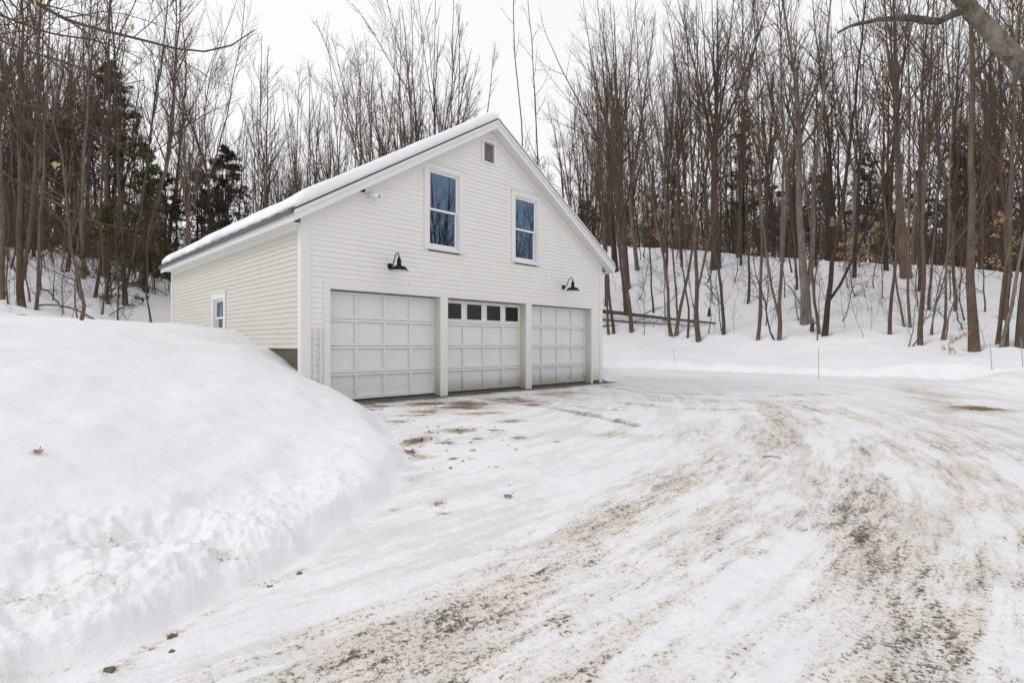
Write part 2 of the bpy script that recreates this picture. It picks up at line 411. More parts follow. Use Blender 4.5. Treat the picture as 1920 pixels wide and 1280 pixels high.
BLOBS = [  # x, y, sx, sy, strength, brown
    (2.30, 2.50, .50, .36, .70, 0), (1.9, 2.0, .45, .40, .44, 0), (2.6, 2.1, .6, .5, .46, 0), (1.75, 1.5, .5, .35, .45, 0), (.9, 1.5, .5, .3, .35, .3),
    (*gp(1835, 765), .42, .34, 1.15, 1), (*gp(1775, 768), .2, .2, .7, .6),
    (*gp(775, 827), .13, .16, 1.15, 1), (*gp(768, 852), .07, .10, 1.0, 1), (*gp(850, 808), .28, .10, .95, .8), (*gp(800, 770), .4, .16, .8, .7),
    (*gp(715, 762), .35, .10, 1.1, .6), (*gp(800, 756), .42, .17, 1.25, 1), (*gp(880, 757), .45, .26, 1.1, 1), (*gp(960, 748), .5, .22, .95, .4), (*gp(1060, 735), .6, .2, .8, .3), (*gp(1140, 722), .4, .16, .8, .3),
    (*gp(790, 757), .5, .28, .9, .9), (*gp(870, 756), .5, .3, .95, 1), (*gp(950, 748), .6, .24, .85, .3), (*gp(1040, 738), .6, .22, .75, .1), (*gp(860, 764), .5, .16, 1.1, .9), (*gp(980, 752), .6, .16, 1.0, .3), (*gp(905, 775), .35, .09, .95, .6), (*gp(960, 790), .3, .08, .8, .2), (*gp(745, 790), .2, .07, .9, .5), (*gp(830, 832), .10, .05, .95, .2), (*gp(890, 822), .09, .04, .95, 0), (*gp(930, 806), .13, .05, .9, 0),
    (*gp(845, 862), .06, .035, .95, .2), (*gp(860, 890), .06, .03, 1.0, 0), (*gp(790, 858), .12, .05, .8, .5), (*gp(975, 820), .12, .05, .85, 0), (*gp(1040, 828), .05, .03, .9, 0), (*gp(880, 845), .05, .03, .9, 0), (*gp(735, 950), .03, .03, .95, 0), (*gp(825, 955), .06, .05, .9, 0),
    (*gp(800, 812), .08, .05, .95, .4), (*gp(770, 778), .22, .07, 1.0, .9), (*gp(700, 768), .2, .06, 1.05, .8), (*gp(640, 762), .12, .05, 1.0, 0), (*gp(1000, 757), .35, .1, .8, .2), 
    (2.9, 2.9, .5, .4, .6, 0), (3.4, 3.3, .6, .5, .35, 0), (2.2, 3.2, .35, .4, .45, .1), (*gp(1880, 950), .5, .35, .45, .2), (*gp(1200, 1250), .25, .2, .5, .3),
    (*gp(1175, 815), .35, .18, .5, .9), (*gp(820, 940), .07, .09, .75, 0), (*gp(1090, 1050), .12, .10, .72, 0), (*gp(1240, 940), .15, .1, .7, 0), (*gp(1350, 900), .2, .16, .55, .3),
    (*gp(1480, 990), .16, .13, .75, 0), (*gp(1400, 1040), .12, .10, .8, 0), (*gp(1610, 1010), .14, .12, .95, 0), (*gp(1070, 1170), .09, .1, .9, .2), (*gp(1640, 925), .15, .16, .7, .2),
    (-1.95, 1.98, .32, .07, .62, .9), (-1.62, 2.16, .26, .06, .46, .7), (-1.42, 2.55, .22, .06, .34, .5), (-1.95, 2.62, .26, .12, .24, 0), (-1.25, 3.2, .25, .08, .2, .2), (*gp(318, 1195), .05, .05, .9, .5), (*gp(205, 1262), .04, .04, .8, .5), (*gp(1780, 880), .5, .35, .32, .9),
]
def ruts(x, y):
    r = 0
    for pts, w, s in TRACKS[:14]:
        r = r + s * np.exp(-(poly_dist(x, y, pts) / w) ** 2)
    return r
def dirt_field(x, y):
    wx = x + .13 * fbm(x * 1.4, y * 1.4, 61, 3); wy = y + .13 * fbm(x * 1.4, y * 1.4, 67, 3)
    near = S((4 - np.hypot(x, y)) / 3) * .6
    wx = x + (wx - x) * (1 - near); wy = y + (wy - y) * (1 - near)
    r = np.zeros(np.shape(x)); bsum = np.zeros(np.shape(x))
    for pts, w, s in TRACKS: r = np.maximum(r, s * np.exp(-(poly_dist(wx, wy, pts) / (w * (1.9 if w > .15 else 1.25))) ** 2))
    for bx, by, sx, sy, s, br in BLOBS:
        if math.hypot(bx, by) > 5: s *= 1.35; sy *= 1.8
        g = s * np.exp(-((wx - bx) / (sx * 1.1)) ** 2 - ((wy - by) / (sy * 1.1)) ** 2)
        bsum = np.maximum(bsum, g * br); r = np.maximum(r, g)
    u, v = uv(x, y)
    rad = np.hypot(wx + 10, wy - 13); arc = 15 * np.arctan2(wy - 13, wx + 10)
    for rc, w_, st_ in ((14.15, .05, .34), (14.42, .07, .55), (14.62, .05, .50), (14.95, .07, .62), (15.15, .05, .5), (15.55, .08, .7), (15.78, .06, .68), (16.05, .09, .55), (16.5, .07, .5), (17.05, .08, .45), (17.5, .07, .38)):
        on = np.clip(.55 + 1.5 * vn(arc * .55, rad * 0 + rc * 7, 81), 0, 1) * S((15.5 - np.hypot(x, y)) / 5) * np.clip((-v - 1.5) / 2, 0, 1)
        r = np.maximum(r, st_ * on * np.exp(-((rad - rc - .06 * vn(arc * .4, arc * 0 + rc, 83)) / w_) ** 2))
    wall = np.where(v > -.12, 1, np.exp(-((v + .12) / (.60 + .8 * vn(u * 1.3, v * 0, 71) * (1 - .5 * S((u - 6) / 2)) )) ** 2)) * ((u > .6) & (u < 9.3) & (v < .5)) * 1.5
    r = np.maximum(r, wall)
    return r, np.clip(bsum * 1.4, 0, 1)

def build_ground():
    ang = np.concatenate([np.arange(40, 140, .165), np.arange(140, 400, 3.5)]) * PI / 180
    r = np.concatenate([np.geomspace(.2, 1.25, 9)[:-1], np.geomspace(1.25, 62, 600), np.geomspace(62, 1600, 22)[1:]])
    Rg, Ag = np.meshgrid(r, ang, indexing='ij')
    X = Rg * np.cos(Ag); Y = Rg * np.sin(Ag)
    Z, d, drive = terrain(X, Y, True)
    RR_ = np.hypot(X + 10, Y - 13); flow = np.stack([15 * np.arctan2(Y - 13, X + 10), RR_, np.zeros_like(X)], -1).reshape(-1, 3)
    U_, V_ = uv(X, Y); doorz = S((V_ + 4.6) / 2.2) * S((U_ + .5) / 1)
    dirt, brown = dirt_field(X, Y)
    nr, na = X.shape
    V = np.stack([X, Y, Z], -1).reshape(-1, 3)
    idx = np.arange(nr * na).reshape(nr, na)
    nx = np.roll(idx, -1, axis=1)
    F = np.stack([idx[:-1], idx[1:], nx[1:], nx[:-1]], -1).reshape(-1, 4)
    cx = X.ravel()[F].mean(1); cy = Y.ravel()[F].mean(1)
    fd = d.ravel()[F].mean(1); u, v = uv(cx, cy); q = u - 17.5
    isdrive = (fd < 0) & (q < 0) & ((v < .15) | (u > 11.2))
    isbank = (fd >= 0) & (v < 11) & (cy > -6) & (np.hypot(cx, cy) < 40) & (u < 4.5)
    for name, selm in (('driveway', isdrive), ('snow_bank', isbank & ~isdrive), ('snow_ground', ~isdrive & ~isbank)):
        f = F[selm]; used, inv = np.unique(f, return_inverse=True); inv = inv.reshape(-1, 4)
        vv = V[used]
        if name == 'snow_ground':    # close the small hole under the camera
            pass
        me = mesh_from(name, vv, inv, True)
        for an, arr in (('dirt', dirt), ('brown', brown), ('drive', drive), ('doorzone', doorz)):
            a = me.attributes.new(an, 'FLOAT', 'POINT'); a.data.foreach_set('value', arr.ravel()[used].astype(np.float32))
        a = me.attributes.new('flow', 'FLOAT_VECTOR', 'POINT'); a.data.foreach_set('vector', flow[used].astype(np.float32).ravel())
        o = link(name, me, M['snow']); tag(o, kind='structure')
        o['label'] = {'driveway': 'plowed driveway of packed dirty snow in front of the garage', 'snow_bank': 'smooth deep snow bank against the left side of the garage',
                      'snow_ground': 'snow covered ground rising to the wooded hillside'}[name]
build_ground()

def hit(px, py, ymin=8.0, ymax=70):
    """first ground point seen along a direction (px, py in photo pixels), beyond ymin"""
    ys = np.arange(ymin, ymax, .05); kx = (px - CX) / FPX; kz = (CY - py) / FPX
    z = terrain(kx * ys, ys); r = EYE + kz * ys
    i = np.where(z >= r)[0]
    y = ys[i[0]] if len(i) else 45.0
    return kx * y, y
def zt(x, y): return float(terrain(np.array([x]), np.array([y]))[0])

# ------------------------------------------------------------------ garage (local frame: x along the front, y into the depth)
G = empty('garage', (C0[0], C0[1], 0), (0, 0, TH))
tag(G, 'white clapboard three-door garage with a snow covered gable roof', 'garage')
RID, SL, OVH = GW / 2, .617, .30
ztop = lambda u: 6.38 - SL * abs(u - RID)       # upper face of the roof deck
zs = lambda u: ztop(u) - .15                    # soffit
DOORS = [(.52, 3.06), (3.265, 5.772), (5.98, 8.523)]
DH = 2.13
WIN = [(2.765, 3.60, 3.20, 4.89), (5.385, 6.20, 3.20, 4.82)]
VENT = (4.345, 4.665, 5.42, 5.885)
SWIN = (4.23, 5.02, 1.30, 2.19)
EXP = .0953

def claps(mb, zb, zt_, lim, openings, put):
    n = int(math.ceil((zt_ - zb) / EXP))
    rg = random.Random(4)
    for i in range(n):
        z0 = zb + i * EXP; z1 = min(zt_, z0 + EXP + .012)
        a0, b0 = lim(z0); a1, b1 = lim(min(z1, zt_))
        if b0 - a0 < .02: continue
        cuts = [(a0, b0)]
        for (oa, ob, oz0, oz1) in openings:
            if z0 + EXP <= oz0 + .01 or z0 >= oz1 - .01: continue
            nc = []
            for (s, e) in cuts:
                if ob <= s or oa >= e: nc.append((s, e)); continue
                if oa > s: nc.append((s, oa))
                if ob < e: nc.append((ob, e))
            cuts = nc
        for (s, e) in cuts:
            # break long runs into boards with hairline joints
            x = s
            while x < e - .01:
                L = rg.uniform(2.2, 4.4); x2 = e if e - x < L + .6 else x + L
                sa = a1 if abs(x - a0) < 1e-6 and x == s else x
                eb = b1 if abs(x2 - b0) < 1e-6 else x2
                j = rg.uniform(-.0015, .0015)
                put(mb, x + (.003 if x > s else 0), x2, sa + (.003 if x > s else 0), eb, z0 + j, z1, .023 + rg.uniform(-.002, .003), .007)
                x = x2

def put_front(mb, xa, xb, ta, tb, z0, z1, p0, p1):
    if tb - ta < .003: tb = ta + .003
    mb.prism8([(xa, -p0, z0), (xb, -p0, z0), (xb, .03, z0), (xa, .03, z0), (ta, -p1, z1), (tb, -p1, z1), (tb, .03, z1), (ta, .03, z1)])
def put_left(mb, ya, yb, ta, tb, z0, z1, p0, p1):
    mb.prism8([(-p0, yb, z0), (-p0, ya, z0), (.03, ya, z0), (.03, yb, z0), (-p1, tb, z1), (-p1, ta, z1), (.03, ta, z1), (.03, tb, z1)])
def put_right(mb, ya, yb, ta, tb, z0, z1, p0, p1):
    mb.prism8([(GW - .03, yb, z0), (GW - .03, ya, z0), (GW + p0, ya, z0), (GW + p0, yb, z0), (GW - .03, tb, z1), (GW - .03, ta, z1), (GW + p1, ta, z1), (GW + p1, tb, z1)])
def put_back(mb, xa, xb, ta, tb, z0, z1, p0, p1):
    if tb - ta < .003: tb = ta + .003
    mb.prism8([(xa, GD - .03, z0), (xb, GD - .03, z0), (xb, GD + p0, z0), (xa, GD + p0, z0), (ta, GD - .03, z1), (tb, GD - .03, z1), (tb, GD + p1, z1), (ta, GD + p1, z1)])

def lim_gable(z):
    h = min(RID - .001, max(0, (zs(RID) - .03 - z) / SL)); return RID - h, RID + h
mb = MB()
fo = [(a - .02, b + .02, -1, DH + .06) for a, b in DOORS] + [(a - .02, b + .02, c - .03, d + .03) for a, b, c, d in WIN] + [(VENT[0] - .01, VENT[1] + .01, VENT[2] - .01, VENT[3] + .01)]
claps(mb, .05, 6.2, lim_gable, fo, put_front)
mb.build('front_wall', M['siding'], G)
mb = MB()
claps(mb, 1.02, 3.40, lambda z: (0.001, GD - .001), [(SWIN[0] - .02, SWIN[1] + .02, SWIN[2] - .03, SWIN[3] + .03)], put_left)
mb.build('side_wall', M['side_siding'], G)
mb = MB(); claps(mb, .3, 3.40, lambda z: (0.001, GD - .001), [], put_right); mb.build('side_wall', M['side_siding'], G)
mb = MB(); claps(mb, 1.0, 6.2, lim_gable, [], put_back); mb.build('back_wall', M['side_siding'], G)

mb = MB()                                           # foundation walls
mb.box(.012, .25, .02, GD - .02, -.4, 1.018); mb.box(GW - .25, GW - .012, .02, GD - .02, -.4, .298); mb.box(.26, GW - .26, GD - .25, GD - .012, -.4, .998)
mb.box(.0, .51, -.004, .24, -.4, .046); mb.box(8.53, GW, -.004, .24, -.4, .046)
mb.box(.52, 8.522, -.02, .6, -.4, -.012)
mb.build('foundation', M['concrete'], G, bevel=.006)

# corner boards, frieze, rakes
mb = MB()
for bxs in ([(-.034, .155, -.036, .0, -.05, 3.38), (-.036, .0, .001, .10, .3, 3.3)], [(GW - .12, GW + .034, -.036, .0, -.05, 3.28), (GW, GW + .036, .001, .10, .0, 3.28)],
            [(-.036, .0, GD - .10, GD + .036, .6, 3.3)], [(GW, GW + .036, GD - .1, GD + .036, .2, 3.3)]):
    mb = MB()
    for q in bxs: mb.box(*q)
    mb.build('corner_board', M['trim'], G, bevel=.004)
mb = MB()
mb.box(-.040, .0, .105, GD - .105, 3.16, 3.36)       # side frieze
for s in (-1, 1):                                    # gable friezes follow the slope
    e = 0 if s < 0 else GW
    P = lambda u, off: (u, -.042, zs(u) - off)
    mb.extrude([P(e, .02), P(RID, .02), P(RID, .20), P(e, .20)], (0, .045 if s < 0 else .0445, 0))
mb.build('frieze_board', M['trim'], G)

LE, RE = -.275, GW + .275
def sl_board(u0, u1, o0, o1, y0, y1):
    mb.extrude([(u0, y0, ztop(u0) - o0), (u1, y0, ztop(u1) - o0), (u1, y0, ztop(u1) - o1), (u0, y0, ztop(u0) - o1)], (0, y1 - y0, 0))
for (ya, yb) in ((-OVH, -OVH + .03), (GD + .16 - .03, GD + .16)):
    for (u0, u1) in ((LE, RID), (RID + .0008, RE)):
        mb = MB(); sl_board(u0, u1, .045, .215, ya, yb)
        if ya < 0:
            sl_board(u0, u1, .022, .085, -OVH - .028, -OVH - .001)      # crown strip
            sl_board(u0, u1, .086, .105, -OVH - .016, -OVH - .001)
        mb.build('rake_board', M['trim'], G)
mb = MB()
for (u0, u1) in ((LE + .01, RID), (RID + .0008, RE - .01)):
    sl_board(u0, u1, .15, .165, -OVH + .031, -.0005)
    sl_board(u0, u1, .15, .165, GD + .0005, GD + .16 - .031)
mb.extrude([(LE + .03, 0, ztop(LE) - .17), (.0, 0, ztop(LE) - .17), (0, 0, ztop(LE) - .155), (LE + .03, 0, ztop(LE) - .155)], (0, GD, 0))
mb.extrude([(GW, 0, ztop(LE) - .17), (RE - .03, 0, ztop(LE) - .17), (RE - .03, 0, ztop(LE) - .155), (GW, 0, ztop(LE) - .155)], (0, GD, 0))
mb.build('soffit', M['trim'], G)
mb = MB()
for e, s in ((LE, 1), (RE, -1)):
    x0, x1 = sorted((e - .002 * s, e + .026 * s))
    mb.box(x0, x1, -OVH + .032, GD + .16 - .032, ztop(LE) - .20, ztop(LE) - .035)
mb.build('fascia', M['trim'], G)

mb = MB()                                            # roof sheets with standing ribs
for (u0, u1) in ((LE - .05, RID), (RID + .0005, RE + .05)):
    sl_board(u0, u1, .0, .02, -OVH - .034, GD + .16 + .03)
mb.box(LE - .062, LE - .0505, -OVH - .034, GD + .19, ztop(LE) - .085, ztop(LE) - .012)
roof = mb.build('roof', M['metal'], G)
mb = MB()
y = -.2
while y < GD + .3:
    for (u0, u1) in ((LE - .055, RID - .06), (RID + .06, RE + .055)):
        mb.extrude([(u0, y - .03, ztop(u0) + .0005), (u1, y - .03, ztop(u1) + .0005), (u1, y - .012, ztop(u1) + .045), (u0, y - .012, ztop(u0) + .045)], (0, .001, 0)) if False else None
        p = [(y - .035, .0008), (y + .035, .0008), (y + .016, .042), (y - .016, .042)]
        vs = [(u0, a, ztop(u0) + h) for a, h in p] + [(u1, a, ztop(u1) + h) for a, h in p]
        mb.add(vs, [(0, 1, 2, 3), (7, 6, 5, 4), (0, 4, 5, 1), (1, 5, 6, 2), (2, 6, 7, 3), (3, 7, 4, 0)])
    y += .62
mb.build('roof_rib', M['metal'], roof)

# door openings: trim, jambs, lintel
mb = MB()
H0 = DH + .135
for a, b in ((.395, .52), (3.06, 3.265), (5.772, 5.98), (8.523, 8.60)):
    mb.box(a, b, -.040, .0, -.06, DH)
mb.box(.395, 8.60, -.040, .0, DH + .0006, H0)
mb.build('door_trim', M['trim'], G, bevel=.004)
mb = MB()
JD = .17
for a, b in ((.50, .52), (3.06, 3.265), (5.772, 5.98), (8.523, 8.56)):
    mb.box(a, b, .0005, JD + .15, -.06, DH)
mb.box(.50, 8.56, .0005, JD + .15, DH + .0006, DH + .05)
mb.build('door_jamb', M['jamb'], G)

def garage_door(a, b, mat, glazed):
    e = empty('garage_door', (a, JD, 0)); e.parent = G
    w = b - a; g = .006; secs = 4; sh = (DH - .035) / secs; z00 = .018
    body = MB(); st = .048; panes = MB()
    n = 4; cw = (w - 2 * g) / n
    for k in range(secs):
        z0 = z00 + k * sh + .004; z1 = z00 + (k + 1) * sh - .004
        top_glass = glazed and k == secs - 1
        if not top_glass: body.box(g, w - g, .044, .06, z0, z1)
        body.box(g, w - g, 0, .0439, z0, z0 + .055); body.box(g, w - g, 0, .0439, z1 - .045, z1)
        if top_glass:
            body.box(g, w - g, .0441, .06, z0, z0 + .055); body.box(g, w - g, .0441, .06, z1 - .045, z1)
        for i in range(n + 1):
            xc = g + i * cw; x0 = max(g, xc - st / 2 - (.03 if i == n else 0)); x1 = min(w - g, xc + st / 2 + (.03 if i == 0 else 0))
            if top_glass: x0 = max(g, x0 - .03); x1 = min(w - g, x1 + .03)
            body.box(x0, x1, 0, .0439 if not top_glass else .06, z0 + .0555, z1 - .0455)
        for i in range(n):
            xa = g + i * cw + st / 2 + (.03 if i == 0 else 0); xb = g + (i + 1) * cw - st / 2 - (.03 if i == n - 1 else 0)
            if top_glass:
                xa = g + i * cw + st / 2 + .03; xb = g + (i + 1) * cw - st / 2 - .03
                fr = MB(); za, zb_ = z0 + .085, z1 - .075
                fr.box(xa - .002, xb + .002, -.012, .02, z0 + .0556, za); fr.box(xa - .002, xb + .002, -.012, .02, zb_, z1 - .0456)
                fr.box(xa - .002, xa + .03, -.012, .02, za + .0004, zb_ - .0004); fr.box(xb - .03, xb + .002, -.012, .02, za + .0004, zb_ - .0004)
                f = fr.build('door_window', mat, e, bevel=.003)
                del f
                pn = MB(); pn.box(xa + .0302, xb - .0302, .004, .010, za + .0002, zb_ - .0002)
                pn.build('door_pane', M['darkglass'], e)
            else:                                       # raised lip round each recessed panel
                za, zb_ = z0 + .0556, z1 - .0456; t = .012
                for bx in ((xa, xb, za, za + t), (xa, xb, zb_ - t, zb_), (xa, xa + t, za + t, zb_ - t), (xb - t, xb, za + t, zb_ - t)):
                    body.box(bx[0] + .0004, bx[1] - .0004, .028, .0438, bx[2] + .0004, bx[3] - .0004)
    body.build('door_panel', mat, e)
    gk = MB(); gk.box(g, w - g, .004, .045, -.03, .0175); gk.build('bottom_seal', M['gasket'], e)
    return e
garage_door(*DOORS[0], M['door'], False)
garage_door(*DOORS[1], M['door_dirty'], True)
garage_door(*DOORS[2], M['door_dirty'], False)

def sash_window(a, b, z0, z1, place, muntin=False, cas=.135, top=.115):
    """double-hung window; place maps (along, out, up) to local garage coordinates (out > 0 is outside)"""
    e = empty('window', (0, 0, 0)); e.parent = G
    def bx(mb, x0, x1, o0, o1, zz0, zz1):
        p = [place(x, o, z) for z in (zz0, zz1) for (x, o) in ((x0, o0), (x1, o0), (x1, o1), (x0, o1))]
        mb.prism8(p)
    f = MB()
    bx(f, a - cas, a, -.02, .045, z0 - .01, z1 + top); bx(f, b, b + cas, -.02, .045, z0 - .01, z1 + top); bx(f, a + .0005, b - .0005, -.02, .045, z1, z1 + top)
    bx(f, a - cas - .02, b + cas + .02, .0, .065, z1 + top + .0005, z1 + top + .022)
    f.build('window_casing', M['trim'], e, bevel=.003)
    f = MB(); bx(f, a - cas - .01, b + cas + .01, -.02, .075, z0 - .06, z0 - .0105); f.build('window_sill', M['trim'], e, bevel=.004)
    f = MB()
    for (x0, x1) in ((a, a + .022), (b - .022, b)): bx(f, x0, x1, -.12, .02, z0, z1)
    bx(f, a + .0225, b - .0225, -.12, .02, z1 - .025, z1); bx(f, a + .0225, b - .0225, -.12, .02, z0 - .0095, z0 + .02)
    f.build('window_frame', M['vinyl'], e)
    mid = (z0 + z1) / 2 + .01
    A, B = a + .023, b - .023
    for (zz0, zz1, o) in ((z0 + .021, mid, -.06), (mid - .045, z1 - .026, -.02)):
        s = MB(); w = .042; lo = .075 if o < -.05 else .045
        bx(s, A, A + w, o - .03, o, zz0, zz1); bx(s, B - w, B, o - .03, o, zz0, zz1)
        bx(s, A + w + .0004, B - w - .0004, o - .03, o, zz0, zz0 + lo); bx(s, A + w + .0004, B - w - .0004, o - .03, o, zz1 - w, zz1)
        if muntin: bx(s, (A + B) / 2 - .011, (A + B) / 2 + .011, o - .012, o - .002, zz0 + lo + .0004, zz1 - w - .0004)
        so = s.build('sash', M['vinyl'], e, bevel=.003)
        p = MB(); bx(p, A + w, B - w, o - .022, o - .0145, zz0 + lo, zz1 - w)
        p.build('window_pane', M['glass'], so if False else e)
    return e
fp = lambda x, o, z: (x, -o, z)
lp = lambda x, o, z: (-o, x, z)
sash_window(*WIN[0], fp); sash_window(*WIN[1], fp, cas=.125)
sash_window(*SWIN, lp, True, cas=.12, top=.13)

v = empty('gable_vent'); v.parent = G
mb = MB(); a, b, z0, z1 = VENT; c = .075
mb.box(a - c, a, -.045, .02, z0 - c * .6, z1 + c); mb.box(b, b + c, -.045, .02, z0 - c * .6, z1 + c)
mb.box(a + .0005, b - .0005, -.045, .02, z1, z1 + c); mb.box(a + .0005, b - .0005, -.045, .02, z0 - c * .6, z0)
mb.build('vent_frame', M['trim'], v, bevel=.004)
mb = MB(); n = 9
for i in range(n):
    z = z0 + (i + .1) * (z1 - z0) / n
    mb.extrude([(a, -.035, z), (a, .01, z + .035), (a, .01, z + .041), (a, -.035, z + .006)], (b - a, 0, 0))
mb.build('vent_louvre', M['louvre'], v)
mb = MB(); mb.box(a, b, .03, .04, z0, z1); mb.build('vent_backing', M['interior'], v)
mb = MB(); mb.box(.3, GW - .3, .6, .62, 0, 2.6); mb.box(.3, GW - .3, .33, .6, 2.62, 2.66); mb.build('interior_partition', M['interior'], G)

# snow on the roof ------------------------------------------------
def roof_snow():
    nu, nv = 110, 130
    U = np.linspace(LE + .03, RE - .02, nu); Vv = np.linspace(-OVH - .03, GD + .16 + .03, nv)
    UU, VV = np.meshgrid(U, Vv, indexing='ij')
    left = UU < RID
    T = .05 + .165 * S((RID + .25 - UU) / .45)
    eu = np.minimum(UU - U[0], U[-1] - UU); ev = np.minimum(VV - Vv[0], Vv[-1] - VV)
    edge = lambda e, r: np.sqrt(np.clip(1 - (1 - np.clip(e / r, 0, 1)) ** 2, 0, 1))
    jag = .22 * fbm(VV * 1.3, UU * .6, 3, 4)
    T = T * (.35 + .65 * edge(eu + .0 + jag * .5, .22)) * (.45 + .55 * edge(ev, .14)) + .05 * fbm(UU * .9, VV * .9, 7, 4) + .008 * fbm(UU * 8, VV * 8, 9, 3)
    T = np.maximum(T, .02)
    du = np.abs(UU - RID); sm = np.sqrt(du ** 2 + .10 ** 2)
    Zt = 6.38 - SL * sm + T + .035 ; Zb = 6.38 - SL * du + .012
    Zt = np.maximum(Zt, Zb + .02)
    Vt = np.stack([UU, VV, Zt], -1).reshape(-1, 3); Vb = np.stack([UU, VV, Zb], -1).reshape(-1, 3)
    idx = np.arange(nu * nv).reshape(nu, nv); n0 = nu * nv
    q = lambda A: np.stack([A[:-1, :-1], A[1:, :-1], A[1:, 1:], A[:-1, 1:]], -1).reshape(-1, 4)
    F = [q(idx), q(idx)[:, ::-1] + n0]
    for line, fl in ((idx[0], 0), (idx[-1], 1), (idx[:, 0], 1), (idx[:, -1], 0)):
        s = np.stack([line[:-1], line[1:], line[1:] + n0, line[:-1] + n0], -1)
        F.append(s if not fl else s[:, ::-1])
    me = mesh_from('roof_snow', np.concatenate([Vt, Vb]), np.concatenate(F), True)
    o = link('roof_snow', me, M['roofsnow']); o.location = G.location; o.rotation_euler = G.rotation_euler
    tag(o, 'thick blanket of snow lying on the garage roof', 'snow', kind='stuff')
roof_snow()

def on_wall(name, u, out, z):
    x, y = xy(u, -out); return empty(name, (x, y, z), (0, 0, TH))

def barn_light(u, z, label):
    e = on_wall('barn_light', u, .024, z); tag(e, label, 'wall lamp', 'barn lights on the garage front')
    m = MB(); m.lathe([(0, -.022), (.045, -.022), (.058, -.012), (.062, 0), (.062, .004), (0, .004)], (0, -.004, 0), 20, 'y'); m.build('backplate', M['black'], e, smooth=True)
    pts = [(0, -.02, 0), (0, -.07, .0), (0, -.11, .03), (0, -.15, .11), (0, -.19, .19), (0, -.235, .235), (0, -.285, .235), (0, -.32, .20), (0, -.325, .14)]
    P = []
    for i in range(len(pts) - 1):
        for t in (0, .5):
            P.append(tuple(pts[i][j] * (1 - t) + pts[i + 1][j] * t for j in range(3)))
    P.append(pts[-1])
    Q = [P[0]] + [tuple((P[i - 1][j] + 2 * P[i][j] + P[i + 1][j]) / 4 for j in range(3)) for i in range(1, len(P) - 1)] + [P[-1]]
    m = MB(); m.tube(Q, .011, 10); m.build('gooseneck_arm', M['black'], e, smooth=True)
    c = (0, -.325, -.12)
    m = MB(); m.lathe([(0, .27), (.018, .27), (.026, .245), (.038, .225), (.042, .21), (.042, .13), (.046, .12), (.046, .09), (0, .09)], c, 20); m.build('lamp_socket', M['black'], e, smooth=True)
    m = MB(); m.lathe([(.03, .095), (.085, .09), (.125, .075), (.15, .05), (.165, .025), (.195, .0), (.198, -.004), (.193, -.005)], c, 32); m.build('lamp_shade', M['black'], e, smooth=True)
    m = MB(); m.lathe([(.19, -.004), (.16, .021), (.145, .046), (.12, .07), (.08, .083), (.0, .086)], c, 32); m.build('shade_lining', M['lampwhite'], e, smooth=True)
    m = MB(); m.lathe([(0, -.0), (.02, .004), (.03, .02), (.03, .05), (.018, .07), (.016, .09)], c, 16); m.build('bulb', M['lampwhite'], e, smooth=True)
barn_light(1.80, 2.675, 'black gooseneck barn light above the plain garage door beside the trellis')
barn_light(7.27, 2.665, 'black gooseneck barn light above the garage door farthest from the snow bank')

e = on_wall('security_camera', 1.36, .03, 4.0); e.scale = (1.25, 1.25, 1.25); tag(e, 'small white security camera under the roof edge', 'camera')
m = MB(); m.lathe([(0, -.02), (.04, -.02), (.045, 0), (0, 0)], (-.06, 0, .01), 16, 'y'); m.build('mount', M['lampwhite'], e, smooth=True)
m = MB(); m.tube([(-.06, -.02, .01), (-.05, -.07, .0), (-.01, -.09, .0)], .012, 8); m.build('bracket', M['lampwhite'], e, smooth=True)
m = MB(); m.tube([(-.06, -.06, .015), (.02, -.12, -.005), (.06, -.15, -.02)], [.034, .036, .036], 16); m.build('camera_body', M['lampwhite'], e, smooth=True)
m = MB(); m.tube([(.059, -.149, -.0195), (.064, -.153, -.0215)], .030, 16); m.build('lens', M['black'], e, smooth=True)
m = MB(); m.tube([(-.005, -.09, -.03), (-.005, -.09, -.11)], .006, 8); m.build('antenna', M['louvre'], e, smooth=True)
e = on_wall('cable_box', 1.16, .03, 4.09); e.scale = (1.3, 1.3, 1.3); tag(e, 'tiny dark cable box by the security camera', 'box')
m = MB(); m.box(-.035, .035, -.05, 0, -.035, .03); m.build('housing', M['gasket'], e, bevel=.008)
m = MB(); m.tube([(.03, -.02, -.02), (.08, -.03, -.06), (.12, -.01, -.05)], .006, 6); m.build('cable', M['louvre'], e)

e = on_wall('trellis', .27, .03, .0); tag(e, 'narrow white wooden trellis leaning beside the garage door', 'trellis')
for x in (-.07, .04):
    m = MB(); m.box(x - .011, x + .011, -.045, -.02, .05, 1.37); m.prism8([(x - .011, -.045, 1.3705), (x + .011, -.045, 1.3705), (x + .011, -.02, 1.3705), (x - .011, -.02, 1.3705), (x - .003, -.035, 1.43), (x + .003, -.035, 1.43), (x + .003, -.03, 1.43), (x - .003, -.03, 1.43)])
    m.build('upright', M['trim'], e)
for i in range(10):
    m = MB(); m.box(-.10, .07, -.06, -.0455, .14 + i * .122, .14 + i * .122 + .018); m.build('slat', M['trim'], e)

# ------------------------------------------------------------------ trees
UP = np.array([0, 0, 1.0])
def norm(a): return a / (np.linalg.norm(a, axis=-1, keepdims=True) + 1e-9)

